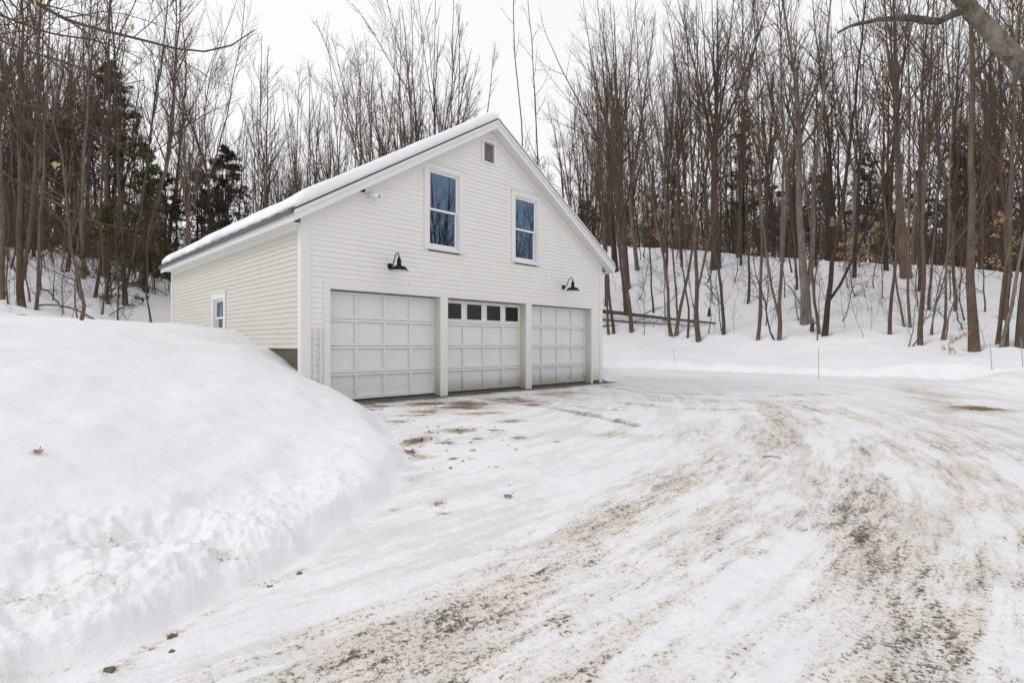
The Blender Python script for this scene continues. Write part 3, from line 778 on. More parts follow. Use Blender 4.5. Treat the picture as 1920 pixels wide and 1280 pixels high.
def kids(rng, P, R, count, f0, f1, ang, lenf, k, up, wander, ratio, rmin, rmax=9):
    n, kk, _ = P.shape
    par = np.repeat(np.arange(n), count); m = len(par)
    f = f0 + (f1 - f0) * rng.random(m) ** .9
    t = f * (kk - 1); i = np.minimum(t.astype(int), kk - 2); fr = (t - i)[:, None]
    p0 = P[par, i] * (1 - fr) + P[par, i + 1] * fr
    tan = norm(P[par, i + 1] - P[par, i])
    r0 = R[par, i] * (1 - fr[:, 0]) + R[par, i + 1] * fr[:, 0]
    rv = rng.normal(size=(m, 3)); side = norm(np.cross(tan, rv))
    a = np.radians(rng.uniform(*ang, m))[:, None]
    d = norm(np.cos(a) * tan + np.sin(a) * side)
    plen = np.linalg.norm(np.diff(P, axis=1), axis=2).sum(1)[par]
    L = lenf(plen, f) * rng.uniform(.65, 1.2, m)
    out = np.empty((m, k, 3)); out[:, 0] = p0
    for j in range(1, k):
        out[:, j] = out[:, j - 1] + d * (L / (k - 1))[:, None]
        d = norm(d + up * UP + rng.normal(size=(m, 3)) * wander)
    rr0 = np.clip(np.minimum(r0 * ratio, L * .02), rmin, rmax)
    RR = rr0[:, None] + (rmin * .7 - rr0[:, None]) * (np.linspace(0, 1, k) ** .8)[None, :]
    return out, RR

def wander_line(rng, pts, k, amp):
    """resample a polyline to k points and roughen it"""
    pts = np.asarray(pts, float); d = np.r_[0, np.cumsum(np.linalg.norm(np.diff(pts, axis=0), axis=1))]
    s = np.linspace(0, d[-1], k)
    q = np.stack([np.interp(s, d, pts[:, j]) for j in range(3)], 1)
    nz = np.cumsum(rng.normal(size=(k, 3)) * amp, axis=0); nz -= np.linspace(0, 1, k)[:, None] * nz[-1] * .6
    nz[0] = 0; nz[:, 2] *= .2
    q[1:-1] = q[1:-1] * .5 + (q[:-2] + q[2:]) * .25
    return q + nz

def tree_meshes(rng, stems, radii, H, fb=.3, n1=16, n2=6, n3=3, l1=.22, ang1=(16, 44), up1=.10, sides=8, twig=.006):
    """stems: list of (pts k x 3), radii: list of k radii. -> trunk (V,F), crown (V,F)"""
    tp = []; cp = []
    for P, R in zip(stems, radii):
        tp.append(tubes(P[None], R[None], sides))
        ztop_, zmin = P[-1, 2], P[0, 2]
        f0 = np.clip((fb * H - zmin) / max(.1, ztop_ - zmin), .04, .8)
        cnt = max(3, int(n1 * (1 - f0) * (ztop_ - zmin) / H * 1.15))
        P1, R1 = kids(rng, P[None], R[None], cnt, f0, .97, ang1, lambda L, f: H * l1 * 1.2 * (1.06 - f) ** .75, 9, up1 * .55, .055, .60, twig)
        P2, R2 = kids(rng, P1, R1, n2, .15, .95, (17, 42), lambda L, f: L * .52 * (1.12 - f), 5, .06, .07, .58, twig)
        L2 = np.linalg.norm(P2[:, -1] - P2[:, 0], axis=1); kp = L2 > rng.random(len(L2)) * .055 * H; P2, R2 = P2[kp], R2[kp]
        cp += [tubes(P1, R1, 5), tubes(P2, R2, 3)]
        if n3:
            P3, R3 = kids(rng, P2, R2, n3, .15, .92, (17, 42), lambda L, f: np.maximum(.14, L * .58 * (1.12 - f)), 3, .05, .08, .7, twig * .8)
            L3 = np.linalg.norm(P3[:, -1] - P3[:, 0], axis=1); kp = L3 > rng.random(len(L3)) * .045 * H; P3, R3 = P3[kp], R3[kp]
            cp.append(tubes(P3, R3, 3))
    return cat_meshes(tp), cat_meshes(cp)

def stem_radii(k, r0, r1, flare=.35, H=None):
    t = np.linspace(0, 1, k); return r0 + (r1 - r0) * t ** .85 + r0 * flare * np.exp(-t * k * .7)

def proto(kind, seed):
    rng = np.random.default_rng(seed)
    stems = []; rad = []
    if kind == 'pole':
        H = 16.; P = wander_line(rng, [(0, 0, -.5), (rng.normal() * .3, rng.normal() * .3, H * .5), (rng.normal() * .6, rng.normal() * .6, H)], 16, .06)
        stems = [P]; rad = [stem_radii(16, .115, .015)]
        a = dict(fb=.28, n1=40, n2=7, n3=4, l1=.24, twig=.0065)
    elif kind == 'vase':
        H = 17.; fk = rng.uniform(4.0, 7.5)
        P = wander_line(rng, [(0, 0, -.5), (rng.normal() * .2, rng.normal() * .2, fk)], 8, .04)
        stems = [P]; rad = [stem_radii(8, .16, .12)]
        for i in range(rng.integers(4, 7)):
            az = rng.uniform(0, 2 * PI); sp = rng.uniform(.8, 4.2); hh = H * rng.uniform(.8, 1.0)
            b = P[-1 - rng.integers(0, 2)]
            q = wander_line(rng, [b, b + np.array([math.cos(az) * sp * .45, math.sin(az) * sp * .45, (hh - fk) * .35]), b + np.array([math.cos(az) * sp, math.sin(az) * sp, hh - fk])], 12, .05)
            stems.append(q); rad.append(np.linspace(.072, .012, 12))
        a = dict(fb=.36, n1=28, n2=7, n3=4, l1=.20, twig=.0065)
    elif kind == 'fork':
        H = 15.; stems = []; n = rng.integers(2, 4)
        for i in range(n):
            az = rng.uniform(0, 2 * PI); sp = rng.uniform(.8, 2.6)
            q = wander_line(rng, [(math.cos(az) * .05, math.sin(az) * .05, -.5), (math.cos(az) * sp * .5, math.sin(az) * sp * .5, H * .4), (math.cos(az) * sp, math.sin(az) * sp, H * rng.uniform(.8, 1))], 14, .06)
            stems.append(q); rad.append(stem_radii(14, .10, .012))
        a = dict(fb=.28, n1=28, n2=7, n3=4, l1=.21, twig=.0065)
    elif kind == 'sapling':
        H = 6.5; P = wander_line(rng, [(0, 0, -.3), (rng.normal() * .2, rng.normal() * .2, H * .5), (rng.normal() * .5, rng.normal() * .5, H)], 12, .05)
        stems = [P]; rad = [stem_radii(12, .032, .006)]
        a = dict(fb=.10, n1=22, n2=5, n3=2, l1=.22, ang1=(30, 70), sides=6, twig=.0045)
    return tree_meshes(rng, stems, rad, H, **a), H

PROTO = {}
for kind, cnt in (('pole', 6), ('vase', 5), ('fork', 4), ('sapling', 5)):
    PROTO[kind] = []
    for i in range(cnt):
        (t, c), H = proto(kind, 100 + i * 7 + len(kind) * 31)
        tm = mesh_from('trunk', *t, smooth=True); cm = mesh_from('crown', *c)
        tm.materials.append(M[['bark', 'bark_dark', 'bark', 'bark_grey', 'bark', 'bark_dark'][i % 6]]); cm.materials.append(M['twig'])
        PROTO[kind].append((tm, cm, H, t, c))

FILLED = []
def lean_rot(rz, lean_x, lean_y=0):
    return (Matrix.Rotation(math.radians(lean_x), 3, 'Y') @ Matrix.Rotation(math.radians(lean_y), 3, 'X') @ Matrix.Rotation(rz, 3, 'Z')).to_euler()

def place_proto(kind, i, x, y, scale, rz, lean, name, label, cat, group, fat=1.0):
    tm, cm, H, _, _ = PROTO[kind][i % len(PROTO[kind])]
    e = empty(name, (x, y, zt(x, y) - .02), lean_rot(rz, lean))
    e.scale = (scale * fat, scale * fat, scale)
    tag(e, label, cat, group)
    link('trunk', tm, None, e); link('crown', cm, None, e)
    FILLED.append(e)
    return e

def hero(name, label, stems_px, wpx, H=17., depth=None, bark='bark', seed=0, cat='tree', group=None, tw=.1, fb=.3, n1=28, n2=7, n3=4, l1=.22, twig=.0065, tip=.012, extend=True, **kw):
    if group == GR: H += 2.0
    """tree whose stems follow the photographed ones; stems_px: list of polylines (first point of the first = base on the snow)"""
    rng = np.random.default_rng(1000 + seed)
    bx, by = stems_px[0][0]
    if depth is None: x0, y0 = hit(bx, by)
    else: y0 = depth; x0 = (bx - CX) / FPX * depth
    z0 = zt(x0, y0); r0 = .9 * wpx * y0 / FPX / 2
    stems = []; rads = []
    for si, st in enumerate(stems_px):
        q = [np.array([(px - CX) / FPX * y0 - x0, 0, EYE + (CY - py) / FPX * y0 - z0]) for px, py in st]
        w = None
        if isinstance(st[0], tuple) and si == 0:
            q[0] = np.array([0, 0, -.35]) if depth is None else np.array([q[0][0], 0, -.35])
        drift = rng.normal() * .06
        for j in range(len(q)): q[j][1] = drift * max(0, q[j][2] - q[0][2]) * (1 if si == 0 else 1.6)
        if si > 0:      # root the fork on the nearest earlier stem
            ref = stems[0]; k = np.argmin(np.abs(ref[:, 2] - q[0][2])); off = ref[k] - q[0]; off[2] = 0
            q = [p + off * (1 - j / max(1, len(q) - 1)) for j, p in enumerate(q)]
            for p in q: p[1] += ref[k][1] * .0
            q[0] = ref[k].copy()
        if extend and q[-1][2] < H:
            dvec = q[-1] - q[max(0, len(q) - 2)]; dvec = dvec / (np.linalg.norm(dvec) + 1e-6)
            dvec = dvec * .6 + UP * .4; dvec /= np.linalg.norm(dvec)
            hh = H * rng.uniform(.88, 1.02)
            if q[-1][2] < hh - .5: q.append(q[-1] + dvec * (hh - q[-1][2]))
        L = q[-1][2] - q[0][2]
        k = int(np.clip(L / .8, 6, 22))
        P = wander_line(rng, q, k, .035 * min(1, L / 8))
        if si == 0: R = stem_radii(k, r0, tip, .30); base_r = R; base_P = P
        else:
            kk = np.argmin(np.abs(base_P[:, 2] - q[0][2])); R = np.linspace(base_r[kk] * .58, tip, k)
        stems.append(P); rads.append(R)
    if group == GR: ang_ = (16, 52); kw.setdefault('ang1', ang_)
    n1 = int(n1 * 1.35); l1 = l1 * 1.12
    T, Cc = tree_meshes(rng, stems, rads, H, fb=fb, n1=n1, n2=n2, n3=n3, l1=l1, twig=twig, **kw)
    e = empty(name, (x0, y0, z0)); tag(e, label, cat, group)
    tm = mesh_from('trunk', *T, smooth=True); link('trunk', tm, M[bark], e)
    link('crown', mesh_from('crown', *Cc), M['twig'], e)
    return e

GR = 'bare trees on the snowy slope beside the garage'
GL = 'bare trees on the wooded slope left of the garage'
GB = 'bare trees rising behind the garage roof'
HEROES = [
 # right slope, front to back
 dict(name='bare_tree', label='stout straight trunk at the foot of the slope, nearest to the plowed edge', stems_px=[[(1827, 652), (1826, 420), (1818, 150), (1813, 0)]], wpx=17, H=19, fb=.42, n1=26, bark='bark', group=GR),
 dict(name='bare_tree', label='straight brown trunk rising in front of the fallen log tip', stems_px=[[(1311, 636), (1306, 420), (1302, 200), (1296, 0)], [(1314, 540), (1328, 468), (1345, 400)]], wpx=10, H=19, bark='bark', group=GR),
 dict(name='bare_tree', label='dark stout tree at the slope crest splitting into a tall vase of limbs', stems_px=[[(1341, 504), (1337, 400), (1335, 300), (1338, 250)], [(1337, 290), (1312, 180), (1282, 60), (1268, 0)], [(1337, 265), (1325, 150), (1322, 0)], [(1338, 255), (1342, 120), (1345, 0)], [(1338, 250), (1358, 160), (1372, 0)], [(1338, 270), (1372, 190), (1410, 80), (1440, 0)]], wpx=21, H=18, bark='bark_dark', fb=.35, n1=22, group=GR),
 dict(name='bare_tree', label='multi-stemmed tree beside the garage eave fanning into many tall stems', stems_px=[[(1176, 540), (1166, 420), (1157, 290)], [(1160, 330), (1122, 190), (1092, 0)], [(1158, 310), (1142, 180), (1118, 0)], [(1157, 300), (1150, 150), (1147, 0)], [(1157, 290), (1172, 170), (1186, 40), (1196, 0)], [(1160, 340), (1100, 220), (1050, 120), (1020, 40)]], wpx=14, H=19, bark='bark', fb=.35, n1=20, group=GR),
 dict(name='bare_tree', label='pale grey twin trunk, widest tree on the snowy slope', stems_px=[[(1511, 604), (1506, 520), (1498, 420), (1490, 250), (1478, 100), (1465, 0)], [(1512, 560), (1522, 480), (1522, 400), (1530, 200), (1545, 0)]], wpx=20, H=18, bark='bark_grey', fb=.38, n1=22, group=GR),
 dict(name='bare_tree', label='dark V-shaped tree forking low, right beside the pale twin trunk', stems_px=[[(1545, 627), (1553, 572), (1562, 500), (1576, 420), (1590, 250), (1605, 60)], [(1555, 576), (1580, 528), (1612, 462), (1640, 415), (1670, 300), (1690, 150)]], wpx=11, H=16, bark='bark_dark', fb=.35, n1=20, group=GR),
 dict(name='bare_tree', label='thin curved trunk between the pale twin trunk and the dark V-shaped tree', stems_px=[[(1536, 622), (1530, 580), (1525, 530), (1528, 430), (1520, 300)]], wpx=6, H=13, group=GR),
 dict(name='bare_tree', label='slim upright trunk with a thinner stem leaning into its foot', stems_px=[[(1461, 632), (1458, 420), (1452, 200), (1440, 0)], [(1460, 615), (1448, 550), (1437, 475), (1425, 380)]], wpx=8, H=18, group=GR),
 dict(name='bare_tree', label='slim upright trunk standing alone just left of the leaning pair', stems_px=[[(1420, 634), (1419, 420), (1412, 200), (1400, 0)]], wpx=7, H=18, group=GR),
 dict(name='bare_tree', label='knobbly slim trunk right of the fallen log tip, leaning toward the garage', stems_px=[[(1357, 625), (1354, 560), (1348, 505), (1337, 420), (1320, 280), (1310, 100)]], wpx=7, H=16, group=GR),
 dict(name='bare_tree', label='leaning V-shaped pair of stems standing across the fallen log', stems_px=[[(1267, 624), (1276, 575), (1285, 552), (1293, 510), (1297, 467), (1300, 300), (1290, 100)], [(1270, 600), (1268, 560), (1266, 500), (1258, 420), (1240, 250), (1225, 60)]], wpx=7, H=17, group=GR),
 dict(name='bare_tree', label='slim trunk leaning toward the garage, its foot hidden behind the fallen log', stems_px=[[(1259, 624), (1250, 560), (1240, 490), (1226, 430), (1205, 300), (1190, 100)]], wpx=7, H=17, group=GR),
 dict(name='bare_tree', label='thin leaning stem between the V-shaped pair and the straight brown trunk', stems_px=[[(1289, 629), (1283, 560), (1270, 480), (1262, 400)]], wpx=4.5, H=12, group=GR),
 dict(name='bare_tree', label='brown trunk crossing the fallen log halfway to the garage corner', stems_px=[[(1185, 620), (1180, 570), (1170, 500), (1163, 400), (1150, 200), (1135, 0)]], wpx=8, H=18, group=GR),
 dict(name='bare_tree', label='thin ragged trunk closest to the garage corner board', stems_px=[[(1142, 624), (1138, 560), (1134, 470), (1126, 350)]], wpx=5, H=13, group=GR),
 dict(name='bare_tree', label='thin broken-barked trunk second from the garage corner board', stems_px=[[(1152, 624), (1146, 580), (1138, 515), (1130, 440), (1110, 250)]], wpx=6, H=15, group=GR),
 dict(name='bare_tree', label='short-looking dark thick trunk at the crest directly above the garage eave tip', stems_px=[[(1154, 507), (1148, 440), (1140, 300), (1120, 100)]], wpx=13, H=17, bark='bark_dark', group=GR),
 dict(name='bare_tree', label='thick smooth trunk at the crest with nothing in front of its foot', stems_px=[[(1700, 520), (1697, 420), (1699, 250), (1700, 100)], [(1700, 170), (1680, 60), (1672, 0)], [(1700, 150), (1720, 60), (1728, 0)]], wpx=19, H=17, bark='bark', fb=.4, n1=22, group=GR),
 dict(name='bare_tree', label='brown trunk half way up, leaning right of the thick crest trunk', stems_px=[[(1725, 640), (1729, 560), (1735, 490), (1738, 420), (1750, 250), (1770, 60)]], wpx=9, H=18, group=GR),
 dict(name='bare_tree', label='slim upright trunk standing in open snow beyond the tan beech leaves', stems_px=[[(1668, 621), (1671, 540), (1675, 480), (1674, 350), (1662, 170), (1640, 30)], [(1668, 300), (1655, 180), (1645, 60)]], wpx=6.5, H=18, group=GR),
 dict(name='bare_tree', label='thin trunk leaning toward the garage below the thick crest trunk', stems_px=[[(1696, 604), (1692, 540), (1687, 490), (1680, 400)]], wpx=4, H=13, group=GR),
 dict(name='bare_tree', label='thin trunk bowing outward beneath the thick crest trunk', stems_px=[[(1707, 605), (1712, 540), (1717, 485), (1722, 380)]], wpx=5, H=14, group=GR),
 dict(name='bare_tree', label='dark thick trunk at the crest just left of the stout foot-of-slope trunk', stems_px=[[(1801, 500), (1795, 400), (1790, 250), (1798, 80), (1805, 0)], [(1792, 240), (1770, 120), (1762, 0)]], wpx=14, H=17, bark='bark_dark', fb=.35, group=GR),
 dict(name='bare_tree', label='grey trunk half way up in front of the dark crest trunk', stems_px=[[(1791, 582), (1793, 500), (1796, 420), (1780, 250), (1795, 100)]], wpx=6, H=16, bark='bark_grey', group=GR),
 dict(name='bare_tree', label='slender trunk rising from a tangle of brush beside the stout trunk', stems_px=[[(1765, 632), (1769, 560), (1772, 490), (1772, 380)]], wpx=5, H=15, group=GR),
 dict(name='bare_tree', label='slim upright trunk first past the stout trunk toward the photo edge', stems_px=[[(1869, 638), (1871, 540), (1872, 420), (1858, 200), (1845, 0)]], wpx=7, H=18, group=GR),
 dict(name='bare_tree', label='outward leaning pale trunk crossing another stem near the photo edge', stems_px=[[(1875, 646), (1887, 590), (1898, 540), (1910, 480), (1925, 380)]], wpx=7, H=14, bark='bark_grey', group=GR),
 dict(name='bare_tree', label='upright trunk just behind the crossing pale leaning trunk', stems_px=[[(1886, 645), (1893, 590), (1900, 520), (1905, 420), (1912, 200), (1915, 0)]], wpx=7, H=18, group=GR),
 dict(name='bare_tree', label='dark thick trunk cut by the right photo edge', stems_px=[[(1914, 646), (1922, 590), (1930, 520), (1945, 400), (1950, 200)]], wpx=17, H=18, bark='bark_dark', group=GR),
 dict(name='bare_tree', label='reddish trunk half way up the slope close to the right photo edge', stems_px=[[(1882, 595), (1884, 500), (1880, 420), (1900, 270), (1912, 120)]], wpx=6.5, H=17, group=GR),
 dict(name='bare_tree', label='leaning thin trunk high on the slope between the log tip and the slim leaning pair', stems_px=[[(1402, 566), (1398, 500), (1393, 450), (1385, 350)]], wpx=5.5, H=14, group=GR),
 dict(name='bare_tree', label='thin upright trunk high on the slope between two crest trunks', stems_px=[[(1742, 579), (1744, 500), (1746, 420), (1750, 300)]], wpx=5, H=15, group=GR),
 dict(name='bare_tree', label='thin dark trunk high on the slope above the log middle', stems_px=[[(1226, 582), (1223, 520), (1220, 440), (1210, 300)]], wpx=3.6, H=13, bark='bark_dark', group=GR),
 dict(name='bare_tree', label='thin dark trunk high on the slope beside the pale twin trunk', stems_px=[[(1494, 540), (1492, 470), (1486, 350)]], wpx=4.5, H=14, bark='bark_dark', group=GR),
 # woods above the slope (feet on the crest)
 dict(name='bare_tree', label='leaning crest tree whose limbs sweep left over the slim leaning pair', stems_px=[[(1560, 487), (1548, 350), (1535, 250), (1512, 120), (1492, 0)], [(1540, 280), (1552, 150), (1560, 0)], [(1530, 230), (1500, 150), (1462, 60)]], wpx=12, H=17, bark='bark_dark', group=GR),
 dict(name='bare_tree', label='crest tree forking into a narrow Y above the tan beech leaves', stems_px=[[(1656, 488), (1655, 300), (1652, 190)], [(1652, 195), (1640, 100), (1628, 0)], [(1652, 195), (1668, 110), (1676, 0)]], wpx=11, H=17, group=GR),
 dict(name='bare_tree', label='tall crest tree forking twice behind the stout foot-of-slope trunk', stems_px=[[(1856, 494), (1852, 300), (1846, 150), (1850, 0)], [(1850, 240), (1830, 130), (1815, 40)], [(1848, 160), (1872, 80), (1890, 0)]], wpx=13, H=17, bark='bark_dark', group=GR),
 dict(name='bare_tree', label='slender forked crest tree between the vase-shaped tree and the slim uprights', stems_px=[[(1385, 480), (1392, 350), (1400, 200), (1420, 100), (1440, 0)], [(1398, 240), (1385, 120), (1378, 0)]], wpx=9, H=17, group=GR),
 dict(name='bare_tree', label='leaning slender crest tree between the fanned tree and the vase-shaped tree', stems_px=[[(1290, 470), (1283, 330), (1272, 190), (1262, 110), (1240, 0)], [(1274, 200), (1282, 100), (1290, 0)]], wpx=10, H=17, group=GR),
 # behind the garage
 dict(name='slender_tree', label='very slender pale pole tree just right of the roof peak', stems_px=[[(990, 420), (985, 270), (976, 150), (971, 0)]], wpx=5, depth=25, H=21, bark='bark_grey', fb=.35, n1=14, l1=.12, group=GB),
 dict(name='slender_tree', label='very slender tall pole tree, second right of the roof peak', stems_px=[[(1018, 480), (1010, 300), (1002, 140), (992, 0)]], wpx=5.5, depth=27, H=21, bark='bark', fb=.35, n1=14, l1=.13, group=GB),
 dict(name='bare_tree', label='stout forked tree behind the roof left of the peak, with a steep side limb', stems_px=[[(775, 420), (775, 260), (768, 150), (757, 60), (750, 0)], [(772, 200), (778, 100), (772, 0)], [(770, 180), (735, 120), (690, 40), (660, 10)], [(766, 140), (740, 60), (722, 0)]], wpx=12, depth=27, H=20, bark='bark_grey', fb=.4, n1=20, l1=.14, group=GB),
 dict(name='bare_tree', label='tall dark double-stemmed tree behind the roof nearest the stout forked tree', stems_px=[[(815, 420), (809, 250), (806, 130), (812, 0)], [(812, 260), (818, 120), (824, 0)], [(808, 200), (792, 90), (785, 0)]], wpx=10, depth=29, H=21, bark='bark_dark', fb=.4, n1=18, l1=.13, group=GB),
 dict(name='bare_tree', label='straight single-stemmed tall tree behind the upper roof slope', stems_px=[[(845, 420), (846, 230), (848, 100), (852, 0)]], wpx=6.5, depth=29, H=21, bark='bark_grey', fb=.35, n1=22, l1=.13, group=GB),
 dict(name='bare_tree', label='many-stemmed fan tree with a copper base behind the middle of the roof', stems_px=[[(676, 400), (672, 300)], [(674, 330), (655, 230), (630, 130), (605, 60)], [(674, 320), (660, 200), (648, 120)], [(674, 310), (668, 220), (675, 130)], [(674, 330), (640, 200), (612, 150)]], wpx=8, depth=27, H=15.5, bark='bark', fb=.4, n1=18, group=GB),
 dict(name='bare_tree', label='slim crooked tree behind the roof right of the copper-based fan tree', stems_px=[[(712, 400), (705, 290), (706, 200), (715, 120)], [(706, 260), (690, 180), (680, 110)]], wpx=6.5, depth=28, H=15.5, bark='bark_dark', fb=.4, n1=18, group=GB),
 dict(name='bare_tree', label='slim straight tree behind the lower roof slope standing alone against sky', stems_px=[[(640, 420), (636, 300), (631, 180), (625, 80)]], wpx=5.5, depth=28, H=16, bark='bark_grey', fb=.3, n1=22, l1=.15, group=GB),
 dict(name='bare_tree', label='copper barked pair of stems behind the lower roof slope', stems_px=[[(500, 460), (498, 300), (502, 180), (505, 90)], [(500, 440), (508, 290), (512, 180), (518, 100)]], wpx=8, depth=28, H=16, bark='bark', fb=.28, n1=24, group=GB),
 dict(name='bare_tree', label='slender tree behind the roof between the copper pair and the lone slim tree', stems_px=[[(556, 440), (553, 290), (550, 180), (553, 110)]], wpx=5, depth=29, H=16, fb=.28, n1=22, group=GB),
 dict(name='bare_tree', label='slender dark tree leaning just left of the lone slim tree', stems_px=[[(583, 430), (580, 300), (577, 190), (575, 110)]], wpx=4.6, depth=29, H=16, bark='bark_dark', fb=.28, n1=22, group=GB),
 # left woods
 dict(name='bare_tree', label='strongly leaning trunk with its foot high on the snow near the garage eave', stems_px=[[(258, 540), (270, 470), (276, 400), (283, 300), (285, 150), (282, 0)], [(284, 240), (305, 150), (330, 60)]], wpx=11, H=18, bark='bark', group=GL),
 dict(name='bare_tree', label='dark big trunk leaning over the low roof corner', stems_px=[[(311, 485), (318, 420), (330, 345), (345, 230), (352, 130), (345, 0)], [(342, 250), (375, 170), (410, 60)]], wpx=9, H=18, bark='bark_dark', group=GL),
 dict(name='bare_tree', label='dark V-shaped tree with a leaning arm among horizontal bare twigs', stems_px=[[(235, 572), (234, 520), (231, 470), (226, 380), (220, 200), (205, 0)], [(238, 555), (247, 500), (255, 440), (262, 380)]], wpx=9, H=16, bark='bark_dark', group=GL),
 dict(name='bare_tree', label='mossy reddish trunk under the green hemlock boughs', stems_px=[[(197, 520), (199, 450), (202, 380), (205, 200), (203, 0)]], wpx=11, H=17, bark='bark', group=GL),
 dict(name='bare_tree', label='slim brown trunk beside the mossy reddish trunk, foot lower on the snow', stems_px=[[(176, 556), (181, 500), (184, 440), (188, 330)]], wpx=6, H=14, group=GL),
 dict(name='bare_tree', label='grey trunk with a broad foot left of the mossy reddish trunk', stems_px=[[(152, 525), (151, 460), (149, 400), (148, 250), (145, 60)]], wpx=8, H=17, bark='bark_grey', group=GL),
 dict(name='bare_tree', label='outward leaning dark trunk high on the left slope', stems_px=[[(125, 507), (134, 470), (142, 430), (150, 350)]], wpx=7, H=15, bark='bark_dark', group=GL),
 dict(name='bare_tree', label='thick brown forked trunk standing over the arched fallen branches', stems_px=[[(42, 570), (44, 500), (40, 430), (38, 300), (42, 100)], [(45, 530), (58, 460), (68, 400), (72, 250), (80, 60)]], wpx=12, H=17, group=GL),
 dict(name='bare_tree', label='slim trunk first right of the thick forked trunk', stems_px=[[(66, 575), (66, 520), (72, 470), (80, 380)]], wpx=5.5, H=14, group=GL),
 dict(name='bare_tree', label='outward leaning trunk cut by the left photo edge', stems_px=[[(3, 552), (8, 490), (14, 440), (22, 320), (20, 100)]], wpx=9, H=17, group=GL),
 dict(name='bare_tree', label='tall many-limbed tree filling the sky left of the roof', stems_px=[[(395, 470), (392, 330), (350, 230), (345, 220)], [(392, 330), (385, 200), (400, 100), (430, 20)], [(390, 360), (430, 240), (460, 150), (480, 80)]], wpx=8, depth=30, H=18, group=GL),
]
for i, h in enumerate(HEROES):
    hero(seed=i, **h)

# slim saplings named one by one ----------------------------------------------------------
SAPS = [
 (285, 599, 'tall sapling with level twigs touching the back garage corner', 1.1, 0), (222, 601, 'sapling standing nearest the snow bank below the V-shaped tree', 1.0, 1), (147, 600, 'straight whip sapling at the left wood edge beside the long fallen branch', .95, 0),
 (291, 545, 'leaning sapling up the slope behind the back garage corner', 1.0, 5), (212, 565, 'upright sapling close beside the dark V-shaped tree', .9, 0), (198, 565, 'sapling standing below the mossy reddish trunk', .8, 0),
 (163, 566, 'twin-like whip sapling just left of the slim brown trunk', .8, 0), (118, 512, 'whip sapling touching the outward leaning dark trunk', 1.0, 0), (79, 542, 'sapling half way up between the forked trunk and the leaning dark trunk', 1.0, 1), (57, 562, 'short whip sapling behind the thick forked trunk', .8, -1),
 (17, 570, 'sapling low on the slope near the left photo edge', .8, 0), (1364, 630, 'thin sapling with reaching twigs right of the knobbly slim trunk', 1.0, 3), (1300, 600, 'sapling just behind the straight brown trunk', .9, -3), (1207, 627, 'whip sapling amid twigs between the log and the garage corner', .7, 0),
 (1250, 600, 'sapling behind the slim trunk that leans toward the garage', 1.0, 0), (1327, 626, 'whip sapling by the small stump', .8, -1), (1455, 634, 'thin leaning whip at the foot of the slim upright pair', 1.0, -9), (1425, 600, 'sapling close behind the lone slim upright trunk', .8, 4),
 (1435, 612, 'sapling between the two slim upright trunks', .9, 3), (1499, 600, 'sapling left of the pale twin trunk foot', .8, -2), (1532, 637, 'straight whip in front of the thin curved trunk', .7, 0), (1575, 600, 'small branchy sapling right of the dark V-shaped tree', .6, 4),
 (1750, 620, 'leaning whip pair member nearest the brush tangle', .9, 10), (1746, 622, 'leaning whip beside its twin left of the brush tangle', .9, 12), (1773, 635, 'whip leaning right out of the brush tangle', .8, 14), (1704, 645, 'low whip in front of the leaning brown trunk', .6, 5), (1709, 645, 'second low whip in front of the leaning brown trunk', .7, 12),
 (1721, 576, 'upright sapling behind the leaning brown trunk', 1.0, 0), (1780, 560, 'sapling high on the slope behind the brush tangle', 1.0, 2), (1845, 585, 'sapling in open snow right of the stout trunk', .9, -3), (1590, 540, 'sapling holding tan leaves left of the V arm', .8, 0), (1605, 553, 'sapling below the tan beech leaves', .7, -4),
 (1640, 540, 'thin sapling right of the tan beech leaves', .9, 0), (1335, 560, 'sapling high on the slope left of the dark crest tree', .9, 0), (1377, 530, 'sapling high on the slope right of the dark crest tree', .9, 3), (1270, 540, 'sapling high on the slope behind the V-shaped pair', 1.0, -2),
 (1195, 560, 'sapling high on the slope behind the log end', .9, 3), (1470, 560, 'sapling mid slope between the leaning pair and the pale twin trunk', .9, -4), (1655, 560, 'sapling mid slope left of the open-snow trunk', .8, 1), (1810, 600, 'sapling mid slope touching the stout trunk', .8, -2),
]
rs = random.Random(7)
for i, (px, py, lab, s, ln) in enumerate(SAPS):
    x, y = hit(px, py)
    place_proto('sapling', i, x, y, s * rs.uniform(.9, 1.15), rs.uniform(0, 6.28), ln + rs.uniform(-1.5, 1.5), 'sapling', lab, 'sapling', 'bare saplings on the snowy slopes', fat=1.0)

# filling of the woods -----------------------------------------------------------------------
HERO_XY = [tuple(o.location[:2]) for o in col.objects if o.get('category') in ('tree', 'sapling') and o.parent is None]
RMARK = [(1150, 'the garage eave tip'), (1230, 'the log\'s thick end'), (1300, 'the V-shaped pair'), (1380, 'the vase-shaped crest tree'), (1480, 'the slim upright pair'), (1540, 'the pale twin trunk'), (1610, 'the dark V-shaped tree'), (1680, 'the tan beech leaves'), (1750, 'the thick crest trunk'), (1840, 'the stout trunk'), (9999, 'the right edge trunks')]
LMARK = [(30, 'the left edge trunk'), (95, 'the thick forked trunk'), (170, 'the broad-footed grey trunk'), (225, 'the mossy reddish trunk'), (300, 'the strongly leaning trunk'), (370, 'the low roof corner'), (9999, 'the dark spruce')]
BMARK = [(420, 'the lowest roof edge'), (530, 'the copper barked pair'), (610, 'the slender dark tree'), (660, 'the lone slim tree'), (740, 'the copper-based fan tree'), (830, 'the stout forked tree'), (925, 'the roof peak'), (1000, 'the slender pale pole'), (9999, 'the right roof slope')]
SEEN = {}
